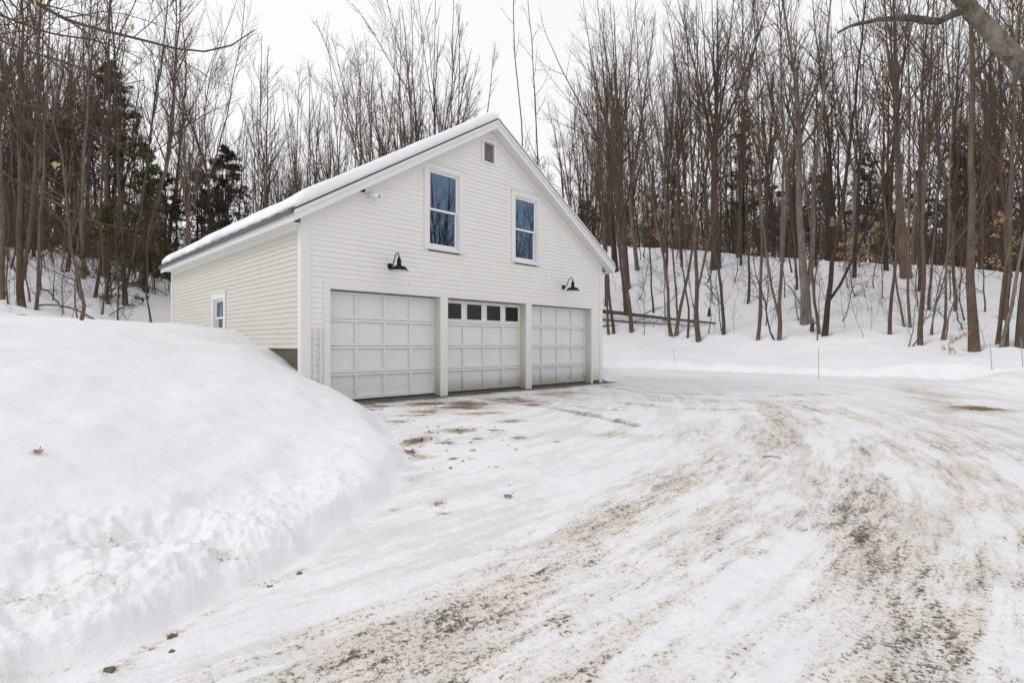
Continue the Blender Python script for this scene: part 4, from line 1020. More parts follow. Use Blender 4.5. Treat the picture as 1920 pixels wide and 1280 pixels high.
def describe(e, kd, x, y, u, v_, ln, zn):
    px = CX + x / y * FPX
    tab = BMARK if 'roof' in zn and 'left' not in zn else (LMARK if 'left' in zn else RMARK)
    mark = next(m for lim, m in tab if px < lim)
    tilt = 'tilting' if abs(ln) > 2.4 else 'upright'
    form = {'pole': 'single-stemmed', 'vase': 'vase-limbed', 'fork': 'many-stemmed', 'sapling': 'whip-thin'}[kd]
    f = e.scale[0] / e.scale[2]; size = 'slender' if f < .72 else ('stout' if f > .88 else 'middling')
    hgt = 'shorter' if e.scale[2] < .92 else 'tall'
    bark = {'bark': 'brown', 'bark_dark': 'dark', 'bark_grey': 'grey'}.get(e.children[0].data.materials[0].name.replace('_bark', '').replace('brown', 'bark').replace('grey', 'bark_grey').replace('dark', 'bark_dark'), 'brown')
    d = math.hypot(x, y); far = 'just behind' if d < 36 else ('well behind' if d < 44 else 'far behind')
    if kd == 'sapling': return f'{tilt} {hgt} {bark} sapling {far} {mark}'
    return f'{hgt} {size} {tilt} {form} {bark} tree {far} {mark}'
def fill(n, box, kinds, hs, zone, seed, mind=1.3):
    r = random.Random(seed); out = []; tries = 0
    while len(out) < n and tries < 20000:
        tries += 1
        u = r.uniform(*box[0]); v_ = r.uniform(*box[1]); x, y = xy(u, v_)
        k = x / max(y, 1)
        if abs(k) > 1.12 or y < 12: continue
        if any((x - a) ** 2 + (y - b) ** 2 < mind ** 2 for a, b in HERO_XY): continue
        HERO_XY.append((x, y)); out.append(1)
        kd = r.choice(kinds); H = PROTO[kd][0][2]; h = r.uniform(*hs) * (.45 if kd == 'sapling' else 1)
        px_ = CX + x / y * FPX
        if 'roof' in zone: h *= .97 + .55 * S((px_ - 560) / 160) 
        ln = r.gauss(0, 2.6)
        place_proto(kd, r.randrange(6), x, y, h / H, r.uniform(0, 6.28), ln, {'pole': 'bare_tree', 'vase': 'bare_tree', 'fork': 'bare_tree', 'sapling': 'sapling'}[kd],
                    'x', 'sapling' if kd == 'sapling' else 'tree', zone, fat=r.uniform(.5, .88) if kd != 'sapling' else 1)
        e = FILLED[-1]; e['label'] = describe(e, kd, x, y, u, v_, ln, zone)
def zone(where, group): return group
fill(36, ((33, 50), (-22, 26)), ['pole', 'vase', 'vase', 'vase', 'fork'], (16.5, 20.5), zone('deep in the woods beyond the slope crest', 'forest trees beyond the right crest'), 1)
fill(26, ((25, 33), (-20, 14)), ['pole', 'vase', 'pole', 'sapling', 'sapling'], (15, 19), zone('among others on the upper part of the slope', 'forest trees high on the right slope'), 2, 1.6)
fill(56, ((-4, 20), (15, 38)), ['pole', 'vase', 'vase', 'vase', 'fork'], (11.5, 14.5), zone('far behind the garage roof', 'forest trees far behind the roof'), 3)
fill(32, ((-26, 2), (27, 46)), ['pole', 'vase', 'vase', 'fork'], (14, 18.5), zone('deep in the woods left of the garage', 'forest trees deep in the left woods'), 4)
fill(12, ((-14, -.5), (14, 26)), ['sapling'], (10, 15), zone('among others at the left wood edge', 'saplings at the left wood edge'), 5, 1.0)

# far woods: one mass nobody could count
def far_woods():
    rng = np.random.default_rng(77); protos = []
    for i in range(5):
        H = 15.; P = wander_line(rng, [(0, 0, -.5), (rng.normal() * .4, rng.normal() * .4, H * .5), (rng.normal() * .8, rng.normal() * .8, H)], 7, .1)
        R = stem_radii(7, .14, .02)
        P1, R1 = kids(rng, P[None], R[None], 22, .12, .97, (25, 55), lambda L, f: H * .24 * (1.1 - f) ** .5, 4, .1, .1, .5, .014)
        P2, R2 = kids(rng, P1, R1, 9, .2, .98, (25, 55), lambda L, f: L * .5 * (1.2 - f), 3, .08, .14, .6, .011)
        protos.append(cat_meshes([tubes(P[None], R[None], 5), tubes(P1, R1, 3), tubes(P2, R2, 3)]))
    parts = []; r = random.Random(12); cnt = 0
    while cnt < 470:
        a = r.random()
        if a < .55: u, v_ = r.uniform(37, 85), r.uniform(-55, 50)
        elif a < .72: u, v_ = r.uniform(-5, 38), r.uniform(42, 70)
        else: u, v_ = r.uniform(-60, -2), r.uniform(32, 75)
        x, y = xy(u, v_)
        if y < 8 or abs(x / y) > 1.25: continue
        h = r.uniform(.75, 1.05) * (.72 if .55 <= a < .72 else 1); w = r.uniform(.8, 1.3) * h
        V, F = protos[r.randrange(5)]; t = r.uniform(0, 6.28)
        Q = np.stack([(V[:, 0] * math.cos(t) - V[:, 1] * math.sin(t)) * w + x, (V[:, 0] * math.sin(t) + V[:, 1] * math.cos(t)) * w + y, V[:, 2] * h + zt(x, y)], 1)
        parts.append((Q, F)); cnt += 1
    o = link('far_woods', mesh_from('far_woods', *cat_meshes(parts)), M['twig'])
    tag(o, 'dense mass of bare woods far beyond the slope crest', 'woods', kind='stuff')
far_woods()

def undergrowth(name, label, n, regions, seed, hrange, twig=.006):
    rng = np.random.default_rng(seed); pts = []
    while len(pts) < n:
        (u0, u1), (v0, v1) = regions[rng.integers(len(regions))]
        x, y = xy(rng.uniform(u0, u1), rng.uniform(v0, v1))
        if y < 12 or abs(x / y) > 1.15: continue
        pts.append((x, y))
    pts = np.array(pts); z = terrain(pts[:, 0], pts[:, 1]); m = len(pts)
    k = 6; P = np.empty((m, k, 3)); P[:, 0] = np.stack([pts[:, 0], pts[:, 1], z - .1], 1)
    d = norm(rng.normal(size=(m, 3)) * .22 + UP); h = rng.uniform(*hrange, m) * rng.uniform(.5, 1, m)
    for j in range(1, k):
        P[:, j] = P[:, j - 1] + d * (h / (k - 1))[:, None]; d = norm(d + rng.normal(size=(m, 3)) * .07 + UP * .05)
    R = np.linspace(1, .35, k)[None, :] * (h * .0032 + .005)[:, None]
    P1, R1 = kids(rng, P, R, 8, .2, .98, (25, 60), lambda L, f: L * .33 * (1.1 - f) ** .6, 4, .06, .12, .6, twig)
    P2, R2 = kids(rng, P1, R1, 3, .2, .98, (25, 55), lambda L, f: L * .5, 3, .04, .15, .7, twig * .8)
    o = link(name, mesh_from(name, *cat_meshes([tubes(P, R, 4), tubes(P1, R1, 3), tubes(P2, R2, 3)])), M['twig'])
    tag(o, label, 'undergrowth', kind='stuff')
undergrowth('undergrowth', 'dense thicket of bare brush along the slope crest and beyond', 1150, [((34, 50), (-24, 28))], 5, (2.5, 6.5), .007)
undergrowth('undergrowth', 'dense thicket of bare brush in the woods behind and left of the garage', 900, [((-26, 4), (20, 44)), ((-16, 4), (20, 34)), ((-3, 18), (26, 44))], 6, (2.5, 6.5), .007)
undergrowth('undergrowth', 'sparse bare twigs poking out of the snow on the slopes', 170, [((22, 33), (-18, 20)), ((-20, 0), (13, 22))], 8, (1.0, 3.2), .004)

def leaf_quads(rng, C_, size, n):
    d = norm(rng.normal(size=(n, 3))); e = norm(np.cross(d, rng.normal(size=(n, 3)))); s = size * rng.uniform(.6, 1.3, n)[:, None]
    V = np.stack([C_ - d * s, C_ + e * s * .45, C_ + d * s, C_ - e * s * .45], 1).reshape(-1, 3)
    return V, np.arange(4 * n).reshape(n, 4)

def beech(x, y, H, seed, label, nleaf=260, low=0, spread=1.0):
    rng = np.random.default_rng(seed)
    P = wander_line(rng, [(0, 0, -.3), (rng.normal() * .15, rng.normal() * .15, H * .5), (rng.normal() * .4, rng.normal() * .4, H)], 10, .04); R = stem_radii(10, .012 + .005 * H, .005)
    P1, R1 = kids(rng, P[None], R[None], 14, .12, .95, (50, 80), lambda L, f: H * .38 * spread * (1.1 - f), 5, .0, .1, .55, .005)
    P2, R2 = kids(rng, P1, R1, 5, .25, .98, (30, 60), lambda L, f: L * .45, 3, 0, .12, .6, .004)
    e = empty('beech_sapling', (x, y, zt(x, y))); tag(e, label, 'sapling', 'beech saplings holding tan leaves')
    link('trunk', mesh_from('trunk', *tubes(P[None], R[None], 6), smooth=True), M['bark_grey'], e)
    link('branches', mesh_from('branches', *cat_meshes([tubes(P1, R1, 4), tubes(P2, R2, 3)])), M['twig'], e)
    allp = P2.reshape(-1, 3); nleaf = int(nleaf * 1.15); c = allp[rng.integers(len(allp), size=nleaf)] + rng.normal(size=(nleaf, 3)) * .05
    link('leaves', mesh_from('leaves', *leaf_quads(rng, c, .066, nleaf)), M['beech'], e)
BE = [(1612, 505, 3.2, 'beech sapling with the largest cloud of tan leaves, right of the dark V-shaped tree', 420), (1580, 508, 3.4, 'tan-leaved beech sapling right behind the dark V-shaped tree', 300), (1650, 500, 3.0, 'tan-leaved beech sapling beside the open-snow trunk at the crest', 260),
      (1900, 520, 3.4, 'tan-leaved beech sapling close to the right photo edge', 260), (1760, 492, 4.0, 'sparse tan-leaved beech sapling between the two thick crest trunks', 150), (1720, 480, 4.5, 'sparse beech sapling behind the thick smooth crest trunk', 140),
      (1200, 462, 4.5, 'russet-leaved beech sapling at the crest above the fallen log', 420), (1245, 462, 4.5, 'russet-leaved beech sapling behind the V-shaped pair at the crest', 380), (1300, 468, 4.5, 'russet-leaved beech sapling behind the straight brown trunk', 300),
      (1800, 662, .75, 'tiny beech sprig with tan leaves poking from the snow before the stout trunk', 70), (1620, 556, 1.1, 'low tan-leaved beech sprig alone on mid slope', 70), (325, 478, 3.0, 'tan-leaved beech sapling above the low roof corner', 160), (95, 560, 2.2, 'sparse tan-leaved beech sapling among the left trunks', 50)]
for i, (px, py, H, lab, nl) in enumerate(BE):
    x, y = hit(px, py) if py > 475 else (None, None)
    if x is None:
        y = 41.0; x = (px - CX) / FPX * y
    beech(x, y, H, 300 + i, lab, nl)

def conifer(px, py_top, depth, width, label, mat, seed, dens=1.0, fb=.12, droop=-.05):
    rng = np.random.default_rng(seed)
    x = (px - CX) / FPX * depth; y = depth; z = zt(x, y)
    H = EYE + (CY - py_top) / FPX * depth - z
    P = wander_line(rng, [(0, 0, -.4), (0, 0, H * .5), (rng.normal() * .1, 0, H)], 14, .02); R = stem_radii(14, .012 * H + .03, .012)
    n1 = int(13 * H * dens)
    P1, R1 = kids(rng, P[None], R[None], n1, fb, .995, (62, 92), lambda L, f: width * (1.03 - f) ** .6, 7, droop, .13, .5, .006, .03)
    P2, R2 = kids(rng, P1, R1, 12, .12, .99, (28, 62), lambda L, f: L * .40 * (1.1 - f), 4, droop, .16, .6, .004)
    e = empty('hemlock', (x, y, z)); tag(e, label, 'tree', 'dark conifers in the woods')
    link('trunk', mesh_from('trunk', *tubes(P[None], R[None], 7), smooth=True), M['bark_dark'], e)
    link('branches', mesh_from('branches', *cat_meshes([tubes(P1, R1, 4), tubes(P2, R2, 3)])), M['twig'], e)
    # needle sprays: flat narrow blades along each twig
    m = len(P2); rep = 15
    t = rng.random((m, rep, 1)); base = P2[:, None, 0] * (1 - t) + P2[:, None, -1] * t
    dirv = norm(np.repeat((P2[:, -1] - P2[:, 0])[:, None], rep, 1) + rng.normal(size=(m, rep, 3)) * .22)
    base = base.reshape(-1, 3); dirv = norm(dirv.reshape(-1, 3) + np.array([0, 0, -.12])); n = len(base)
    side = norm(np.cross(dirv, UP + rng.normal(size=(n, 3)) * .35)); L = rng.uniform(.08, .19, n)[:, None]; w = L * rng.uniform(.12, .22, n)[:, None]
    V = np.stack([base, base + dirv * L * .5 + side * w, base + dirv * L, base + dirv * L * .5 - side * w], 1).reshape(-1, 3)
    link('needles', mesh_from('needles', V, np.arange(4 * n).reshape(n, 4)), mat, e)
CON = [(205, 120, 30, 3.3, 'broad dark brown conifer with a rounded top in the left woods', 'needle_brown', 1.0), (272, 270, 25, 2.0, 'mossy green hemlock behind the leaning trunk', 'needle_green', .6), (205, 385, 22, 1.6, 'small bright green hemlock low beside the mossy reddish trunk', 'needle_green', .6),
       (425, 275, 31, 2.7, 'dark spruce standing over the lower roof edge', 'needle', 1.1), (370, 320, 34, 2.8, 'brownish spruce behind the dark spruce by the roof', 'needle_brown', .9), (110, 200, 36, 2.6, 'brown conifer deep in the woods near the left edge', 'needle_brown', .9), (40, 250, 38, 2.6, 'brown conifer deepest in the left corner of the woods', 'needle_brown', .9), (310, 320, 36, 2.4, 'brown conifer between the green hemlock and the roof spruces', 'needle_brown', .8),
       (1392, 205, 47, 2.9, 'dark brown conifer behind the vase-shaped crest tree', 'needle', .9), (1810, 230, 40, 3.0, 'broad brown conifer behind the stout foot-of-slope trunk', 'needle_brown', 1.0), (1620, 290, 44, 2.6, 'dark conifer behind the Y-forked crest tree', 'needle_brown', .9), (1530, 330, 46, 2.6, 'low dark conifer behind the pale twin trunk', 'needle', .9),
       (1100, 380, 50, 2.6, 'low dark conifer just beyond the right roof slope', 'needle', .9), (1260, 330, 50, 2.6, 'dark conifer behind the V-shaped pair', 'needle_brown', .9), (1880, 300, 42, 2.6, 'brown conifer behind the right edge trunks', 'needle_brown', .9), (1720, 320, 46, 2.6, 'dark conifer behind the thick smooth crest trunk', 'needle_brown', .8), (1450, 350, 48, 2.5, 'dark conifer behind the slim upright pair', 'needle_brown', .8)]
for i, (px, pt, dp, wd, lab, mt, dn) in enumerate(CON):
    conifer(px, pt, dp, wd, lab, M[mt], 500 + i, dn)

# trees beside the camera whose limbs reach into the view ---------------------------------------
def limb_tree(name, label, trunk, trunk_r, limbs, bark, seed, leaves=None, n2=9, n3=5, twig=.004, l2=.32, droop=0.0, mossy=False):
    rng = np.random.default_rng(seed); base = np.array([trunk[0][0], trunk[0][1], zt(trunk[0][0], trunk[0][1]) - .3])
    T = np.array(trunk, float); T[0] = base
    P = wander_line(rng, T - base, 14, .03); R = np.linspace(*trunk_r, 14)
    tp = [tubes(P[None], R[None], 12)]; cp = []; tips = []
    for pts, r0, r1 in limbs:
        Q = wander_line(rng, np.array(pts, float) - base, 18, .012); RR = np.linspace(r0, r1, 18) * (1 + .09 * rng.normal(size=18) * (r0 > .045))
        (tp if r0 > .07 else cp).append(tubes(Q[None], RR[None], 10))
        P1, R1 = kids(rng, Q[None], RR[None], n2, .25, .98, (25, 65), lambda L, f: L * l2 * (1.15 - f), 7, droop, .10, .45, twig)
        P2, R2 = kids(rng, P1, R1, n3, .2, .98, (25, 55), lambda L, f: L * .45 * (1.2 - f), 5, droop, .12, .6, twig * .8)
        P3, R3 = kids(rng, P2, R2, 2, .2, .98, (25, 55), lambda L, f: L * .45, 3, 0, .12, .7, twig * .7)
        cp += [tubes(P1, R1, 6), tubes(P2, R2, 4), tubes(P3, R3, 3)]; tips.append(P2.reshape(-1, 3))
    # crown above, out of the picture
    P1, R1 = kids(rng, P[None], R[None], 16, .45, .98, (30, 60), lambda L, f: L * .4 * (1.15 - f), 7, .08, .1, .5, .008)
    P2, R2 = kids(rng, P1, R1, 6, .2, .98, (25, 55), lambda L, f: L * .45, 4, .05, .12, .6, .006)
    P3, R3 = kids(rng, P2, R2, 3, .2, .98, (25, 55), lambda L, f: L * .5, 3, .05, .12, .6, .005)
    cp += [tubes(P1, R1, 5), tubes(P2, R2, 3), tubes(P3, R3, 3)]
    e = empty(name, tuple(base)); tag(e, label, 'tree')
    link('trunk', mesh_from('trunk', *cat_meshes(tp), smooth=True), M[bark], e)
    link('crown', mesh_from('crown', *cat_meshes(cp), smooth=True), M[bark if mossy else 'twig'], e)
    if leaves:
        tp_ = np.concatenate(tips); c = np.array([l for l in leaves]) - base
        rep = np.repeat(c, 3, axis=0) + rng.normal(size=(len(c) * 3, 3)) * .03
        link('leaves', mesh_from('leaves', *leaf_quads(rng, rep, .05, len(rep))), M['beech'], e)
def at(px, py, y): return ((px - CX) / FPX * y, y, EYE + (CY - py) / FPX * y)
D = 6.3
limb_tree('maple_tree', 'mossy grey limb of a near maple crossing the top right corner', [(8.6, 6.6, 0), (8.2, 6.5, 2.0), (7.6, 6.4, 3.2), (8.6, 7.2, 7), (8.8, 7.4, 10)], (.30, .10),
          [([(7.75, 6.45, 2.9), at(1990, 200, 6.4), at(1920, 118, D), at(1870, 66, D), at(1812, 8, D), at(1770, -60, D), at(1740, -170, D)], .125, .075),
           ([at(1800, 22, D), at(1778, 30, 6.25), at(1765, 40, 6.2), at(1748, 36, 6.2), at(1715, 28, 6.2), at(1665, 30, 6.15), at(1630, 38, 6.1), at(1600, 47, 6.1), at(1570, 60, 6.0)], .050, .010)], 'bark_moss', 41, n2=8, n3=3, twig=.0035, l2=.30, mossy=True)
D = 7.0
limb_tree('beech_tree', 'near beech whose long drooping branches cross the top left corner', [(-9.4, 6.8, 0), (-9.3, 6.9, 4), (-9.0, 7.0, 8), (-8.8, 7.0, 12)], (.20, .06),
          [([(-9.05, 7.0, 7.2), at(20, -30, 7.0), at(60, 6, D), at(120, 40, D), at(200, 62, D), at(290, 82, D), at(350, 100, D), at(400, 104, D), at(440, 90, D), at(480, 58, D)], .045, .006),
           ([(-9.2, 7.0, 6.4), at(-20, 70, 7.6), at(60, 100, 7.6), at(150, 125, 7.5), at(230, 165, 7.5), at(270, 150, 7.5)], .03, .005),
           ([(-9.2, 7.0, 5.2), at(-30, 160, 8), at(50, 200, 8), at(120, 205, 8), at(200, 260, 8), at(260, 300, 8)], .03, .005),
           ([(-9.3, 6.9, 4.6), at(-30, 300, 7.5), at(50, 350, 7.5), at(140, 400, 7.5), at(220, 430, 7.5), at(280, 432, 7.4), at(310, 425, 7.4)], .028, .004),
           ([(-9.2, 7.0, 6.0), at(-20, 20, 8), at(80, 60, 8), at(180, 75, 8), at(260, 110, 8)], .03, .005)],
          'bark', 42, leaves=[at(73, 4, D), at(197, 72, D), at(185, 52, D), at(227, 28, 7.4), at(107, 315, 8), at(100, 312, 8), at(140, 3, 7.2), at(243, 55, 7)], n2=12, n3=5, twig=.0035, l2=.42, droop=-.01)
# tree beyond the right of the picture, seen mirrored in the gable windows
for i, (x, y, k, s) in enumerate([(17, 9.4, 'vase', .62), (26, 7.6, 'fork', .8), (24, 13.6, 'fork', .7), (33, 12, 'pole', .9), (20, 8.6, 'fork', .62), (21, 13.2, 'vase', .6), (29, 15.5, 'vase', .8), (15, 9.7, 'vase', .8), (18.5, 13.7, 'fork', .75)]):
    place_proto(k, i, x, y, s, i * 1.3, 0, 'bare_tree', 'bare yard tree standing outside the view, mirrored in the gable windows', 'tree', 'yard trees outside the view')

# ------------------------------------------------------------------ fallen wood, stakes, leaves
def log(label, a, b, r0, r1, seed, lift=.0, name='fallen_log', mat='wood_log', k=14, amp=.03, cat='log', group='fallen logs at the foot of the slope', depth=None, arch=0, twigs=0):
    rng = np.random.default_rng(seed)
    pa = hit(*a, 15) if depth is None else ((a[0] - CX) / FPX * depth[0], depth[0]); pb = hit(*b, 15) if depth is None else ((b[0] - CX) / FPX * depth[1], depth[1])
    t = np.linspace(0, 1, k); X = pa[0] + (pb[0] - pa[0]) * t; Y = pa[1] + (pb[1] - pa[1]) * t
    za = zt(*pa) + r0 * .5 + lift; zb = zt(*pb) + r1 * .5
    Z = za + (zb - za) * t + arch * np.sin(PI * t)
    Z = np.maximum(Z, terrain(X, Y) + .3 * r1)
    P = np.stack([X, Y, Z], 1) + np.cumsum(rng.normal(size=(k, 3)) * amp, 0) * np.array([1, 1, .3])
    base = P[0].copy(); e = empty(name, tuple(base)); tag(e, label, cat, group)
    V, F = tubes((P - base)[None], np.linspace(r0, r1, k)[None], 8)
    m = MB(); m.add(V.tolist(), F.tolist()); m.f.append(tuple(range(8))[::-1]); m.f.append(tuple((k - 1) * 8 + i for i in range(8)))
    m.build('stem', M[mat], e, smooth=True)
    if twigs:
        P1, R1 = kids(rng, (P - base)[None], np.linspace(r0, r1, k)[None], twigs, .2, .98, (30, 70), lambda L, f: L * .22, 5, .05, .15, .5, .006)
        P2, R2 = kids(rng, P1, R1, 3, .2, .98, (30, 60), lambda L, f: L * .4, 3, .05, .15, .6, .004)
        link('side_branches', mesh_from('side_branches', *cat_meshes([tubes(P1, R1, 4), tubes(P2, R2, 3)])), M['twig'], e)
log('long thick fallen log lying in the snow right of the garage', (1120, 598), (1343, 608), .14, .04, 1, lift=.45, amp=.05, twigs=7)
log('thinner fallen log lying below the thick one', (1120, 603), (1318, 614), .07, .02, 2, lift=.12, amp=.055, twigs=6)
log('thin bare pole fallen under the two logs near the garage corner', (1122, 613), (1196, 606), .05, .02, 3, amp=.05, twigs=4)
FB = 'fallen branches at the left wood edge'
log('arched fallen branch reaching down from the thick forked trunk', (72, 545), (117, 578), .035, .02, 4, name='fallen_branch', cat='branch', group=FB, arch=.25, twigs=5)
log('long dark fallen branch with its tip nearest the snow bank', (70, 574), (187, 598), .03, .035, 5, name='fallen_branch', cat='branch', group=FB, arch=.2, twigs=6)
log('low fallen branch lying by the left photo edge', (-20, 598), (69, 600), .03, .02, 6, name='fallen_branch', cat='branch', group=FB, arch=.15, twigs=6)
log('fallen branch with forked twigs under the dark V-shaped tree', (205, 592), (275, 572), .02, .03, 7, name='fallen_branch', cat='branch', group=FB, arch=.2, twigs=9)
log('level bare branch stretching from the V-shaped tree to the garage corner', (240, 560), (320, 556), .03, .012, 8, name='fallen_branch', cat='branch', group=FB, lift=.5, arch=.2, twigs=12)
log('drooping bare branch hanging across the log toward the knobbly trunk', (1322, 545), (1360, 580), .03, .03, 9, name='fallen_branch', cat='branch', group='bare branches propped on the right slope', lift=.5, twigs=5)
log('leaning bare branch propped against the pale twin trunk', (1478, 545), (1531, 608), .03, .02, 10, name='fallen_branch', cat='branch', group='bare branches propped on the right slope', lift=.3, twigs=4)
log('tangled bare branch lying beside the stout trunk', (1790, 590), (1815, 618), .03, .02, 11, name='fallen_branch', cat='branch', group='bare branches propped on the right slope', lift=.4, twigs=14)

def stump(px, py, r, h, label, seed):
    x, y = hit(px, py); rng = np.random.default_rng(seed); e = empty('stump', (x, y, zt(x, y))); tag(e, label, 'stump')
    P = np.array([(0, 0, -.2), (.01, 0, h * .3), (.03, 0, h * .7), (.05, 0, h)]); m = MB(); m.tube(P.tolist(), [r * 1.25, r, r * .9, r * .8], 10); m.build('stump_wood', M['bark_dark'], e)
    m = MB(); m.tube([(.05 - r * .4, 0, h), (.05 - r * .45, 0, h + r)], [r * .35, .01], 6); m.build('splinter', M['wood_log'], e)
stump(1522, 620, .09, .38, 'short dark stump between the pale twin trunk and the plowed edge', 1)
stump(1329, 592, .08, .42, 'snapped stub standing behind the fallen log tip', 2)

for px, py, h, lab in ((1535, 710, 1.0, 'thin marker stake at the plowed edge, tallest of the stakes'), (1860, 700, .72, 'thin leaning marker stake below the stout trunk'), (1265, 680, .62, 'thin marker stake below the straight brown trunk'), (1918, 690, .9, 'dark marker stick by the right photo edge')):
    x, y = hit(px, py, 11)
    e = empty('marker_stake', (x, y, zt(x, y)), (0, math.radians(-4 if px != 1535 else 0), 0)); tag(e, lab, 'stake', 'driveway marker stakes')
    m = MB(); m.tube([(0, 0, -.2), (0, 0, h)], .009, 8); m.build('shaft', M['stake'], e)
    m = MB(); m.tube([(0, 0, h + .0005), (0, 0, h + .02)], [.012, .006], 8); m.build('cap', M['stake'], e)

def tz(x, y): return float(terrain(np.array([x]), np.array([y]), True)[0][0])
def dead_leaf(x, y, s, rot, label):
    m = MB(); n = 22; pts = []
    for i in range(n):
        a = 2 * PI * i / n; r = s * (.55 + .45 * abs(math.cos(2.5 * a)) ** .7)
        pts.append((r * math.cos(a), r * .7 * math.sin(a), .3 * s * abs(math.sin(a)) + .12 * s * math.sin(3 * a)))
    m.add([(0, 0, .02 * s)] + pts, [(0, 1 + i, 1 + (i + 1) % n) for i in range(n)])
    b = [(p[0], p[1], p[2] + .004) for p in [(0, 0, .02 * s)] + pts]
    m.add(b, [(0, 1 + (i + 1) % n, 1 + i) for i in range(n)])
    k = len(b); m.f += [(1 + i, 1 + (i + 1) % n, k + 1 + (i + 1) % n, k + 1 + i) for i in range(n)]
    e = empty('fallen_leaf', (x, y, tz(x, y) + .008), (0.15, .1, rot)); tag(e, label, 'leaf', 'dead leaves on the snow')
    m.build('blade', M['deadleaf'], e); m = MB(); m.tube([(s * .6, 0, .01), (s * 1.1, .1 * s, .03), (s * 1.5, .1 * s, .02)], .0025, 5); m.build('stalk', M['deadleaf'], e)
dead_leaf(*gp(952, 932), .034, .5, 'curled brown leaf in the middle of the snowy driveway')
def ray_bank(px, py, y0=1.5): return hit(px, py, y0, 12)
dead_leaf(*ray_bank(70, 846), .038, 2, 'orange brown leaf sunk into the smooth snow bank')
dead_leaf(*gp(1835, 770), .05, 2, 'brown leaf on the bare brown patch of the driveway')
dead_leaf(*gp(765, 856), .045, 1, 'reddish leaf at the foot of the snow bank')
def twig(p, q, r, label, seed):
    rng = np.random.default_rng(seed); a = np.array([*p, tz(*p) + r]); b = np.array([*q, tz(*q) + r])
    P = wander_line(rng, [a, (a + b) / 2 + np.array([0, 0, .01]), b], 8, .006) - a
    e = empty('fallen_twig', tuple(a)); tag(e, label, 'twig', 'twigs on the driveway')
    m = MB(); m.tube(P.tolist(), np.linspace(r, r * .4, 8), 6); m.build('stem', M['bark_dark'], e)
    P1, R1 = kids(rng, P[None], np.linspace(r, r * .4, 8)[None], 3, .3, .9, (25, 50), lambda L, f: L * .3, 4, 0, .05, .6, .0015); P1[:, :, 2] = np.abs(P1[:, :, 2])
    link('side_shoot', mesh_from('side_shoot', *tubes(P1, R1, 4)), M['bark_dark'], e)
twig(gp(1430, 856), gp(1466, 861), .006, 'dark twig lying on the driveway in front of the far snow edge', 1)
twig(gp(1745, 834), gp(1782, 846), .0035, 'thin twig on the grey icy patch of the driveway', 2)
def clod(px, py, s, label, seed):
    rng = np.random.default_rng(seed); x, y = gp(px, py)
    bm = bmesh.new(); bmesh.ops.create_icosphere(bm, subdivisions=3, radius=s)
    for vtx in bm.verts:
        c = vtx.co; k = 1 + .9 * float(fbm(np.array([c.x / s * 1.4 + seed * 3]), np.array([c.y / s * 1.4 + c.z / s * 1.1]), seed, 3)[0]); vtx.co = Vector((c.x * k * 1.3, c.y * k, c.z * k * .6))
    me = bpy.data.meshes.new('soil_clod'); bm.to_mesh(me); bm.free()
    o = link('soil_clod', me, M['soil']); o.location = (x, y, tz(x, y) + s * .1); tag(o, label, 'clod', 'frozen soil clods along the bank foot')
clod(322, 1196, .016, 'largest frozen soil clod at the foot of the bank', 1); clod(204, 1262, .012, 'soil clod nearest the bottom left of the driveway', 2); clod(322, 1222, .009, 'small soil clod just in front of the largest one', 3); clod(560, 1070, .011, 'dark soil clod half way along the bank foot', 4); clod(505, 1095, .009, 'small dark soil clod beside the icy groove', 5)

def leaf_litter():
    rng = np.random.default_rng(9); P = []
    for (px, py, sx, sy, n) in ((860, 752, 110, 8, 46), (770, 778, 60, 16, 26), (800, 820, 60, 26, 26), (900, 800, 80, 26, 22), (700, 764, 40, 4, 12), (1010, 742, 60, 5, 14), (770, 850, 14, 10, 8), (880, 860, 90, 40, 14), (1835, 766, 26, 6, 16)):
        for _ in range(n):
            x, y = gp(px + rng.normal() * sx * .5, max(py + rng.normal() * sy * .5, 722)); u_, v_ = uv(x, y)
            if v_ > -.08 or foot_d(np.array([x]), np.array([y]))[0] > -.05: continue
            P.append((x, y, tz(x, y) + .004))
    P = np.array(P); n = len(P)
    d = norm(rng.normal(size=(n, 3)) * np.array([1, 1, .18])); e = norm(np.cross(d, UP + rng.normal(size=(n, 3)) * .2)); s = rng.uniform(.012, .034, n)[:, None]
    V = np.stack([P - d * s, P + e * s * .5 + UP * .004, P + d * s, P - e * s * .5 + UP * .006], 1).reshape(-1, 3)
    o = link('leaf_litter', mesh_from('leaf_litter', V, np.arange(4 * n).reshape(n, 4)), M['litter']); tag(o, 'scattered dead leaf bits on the snow before the garage doors', 'litter', kind='stuff')
M['litter'] = leaf_material('dead_leaf_bits', (.05, .03, .018), (.24, .13, .06))
leaf_litter()
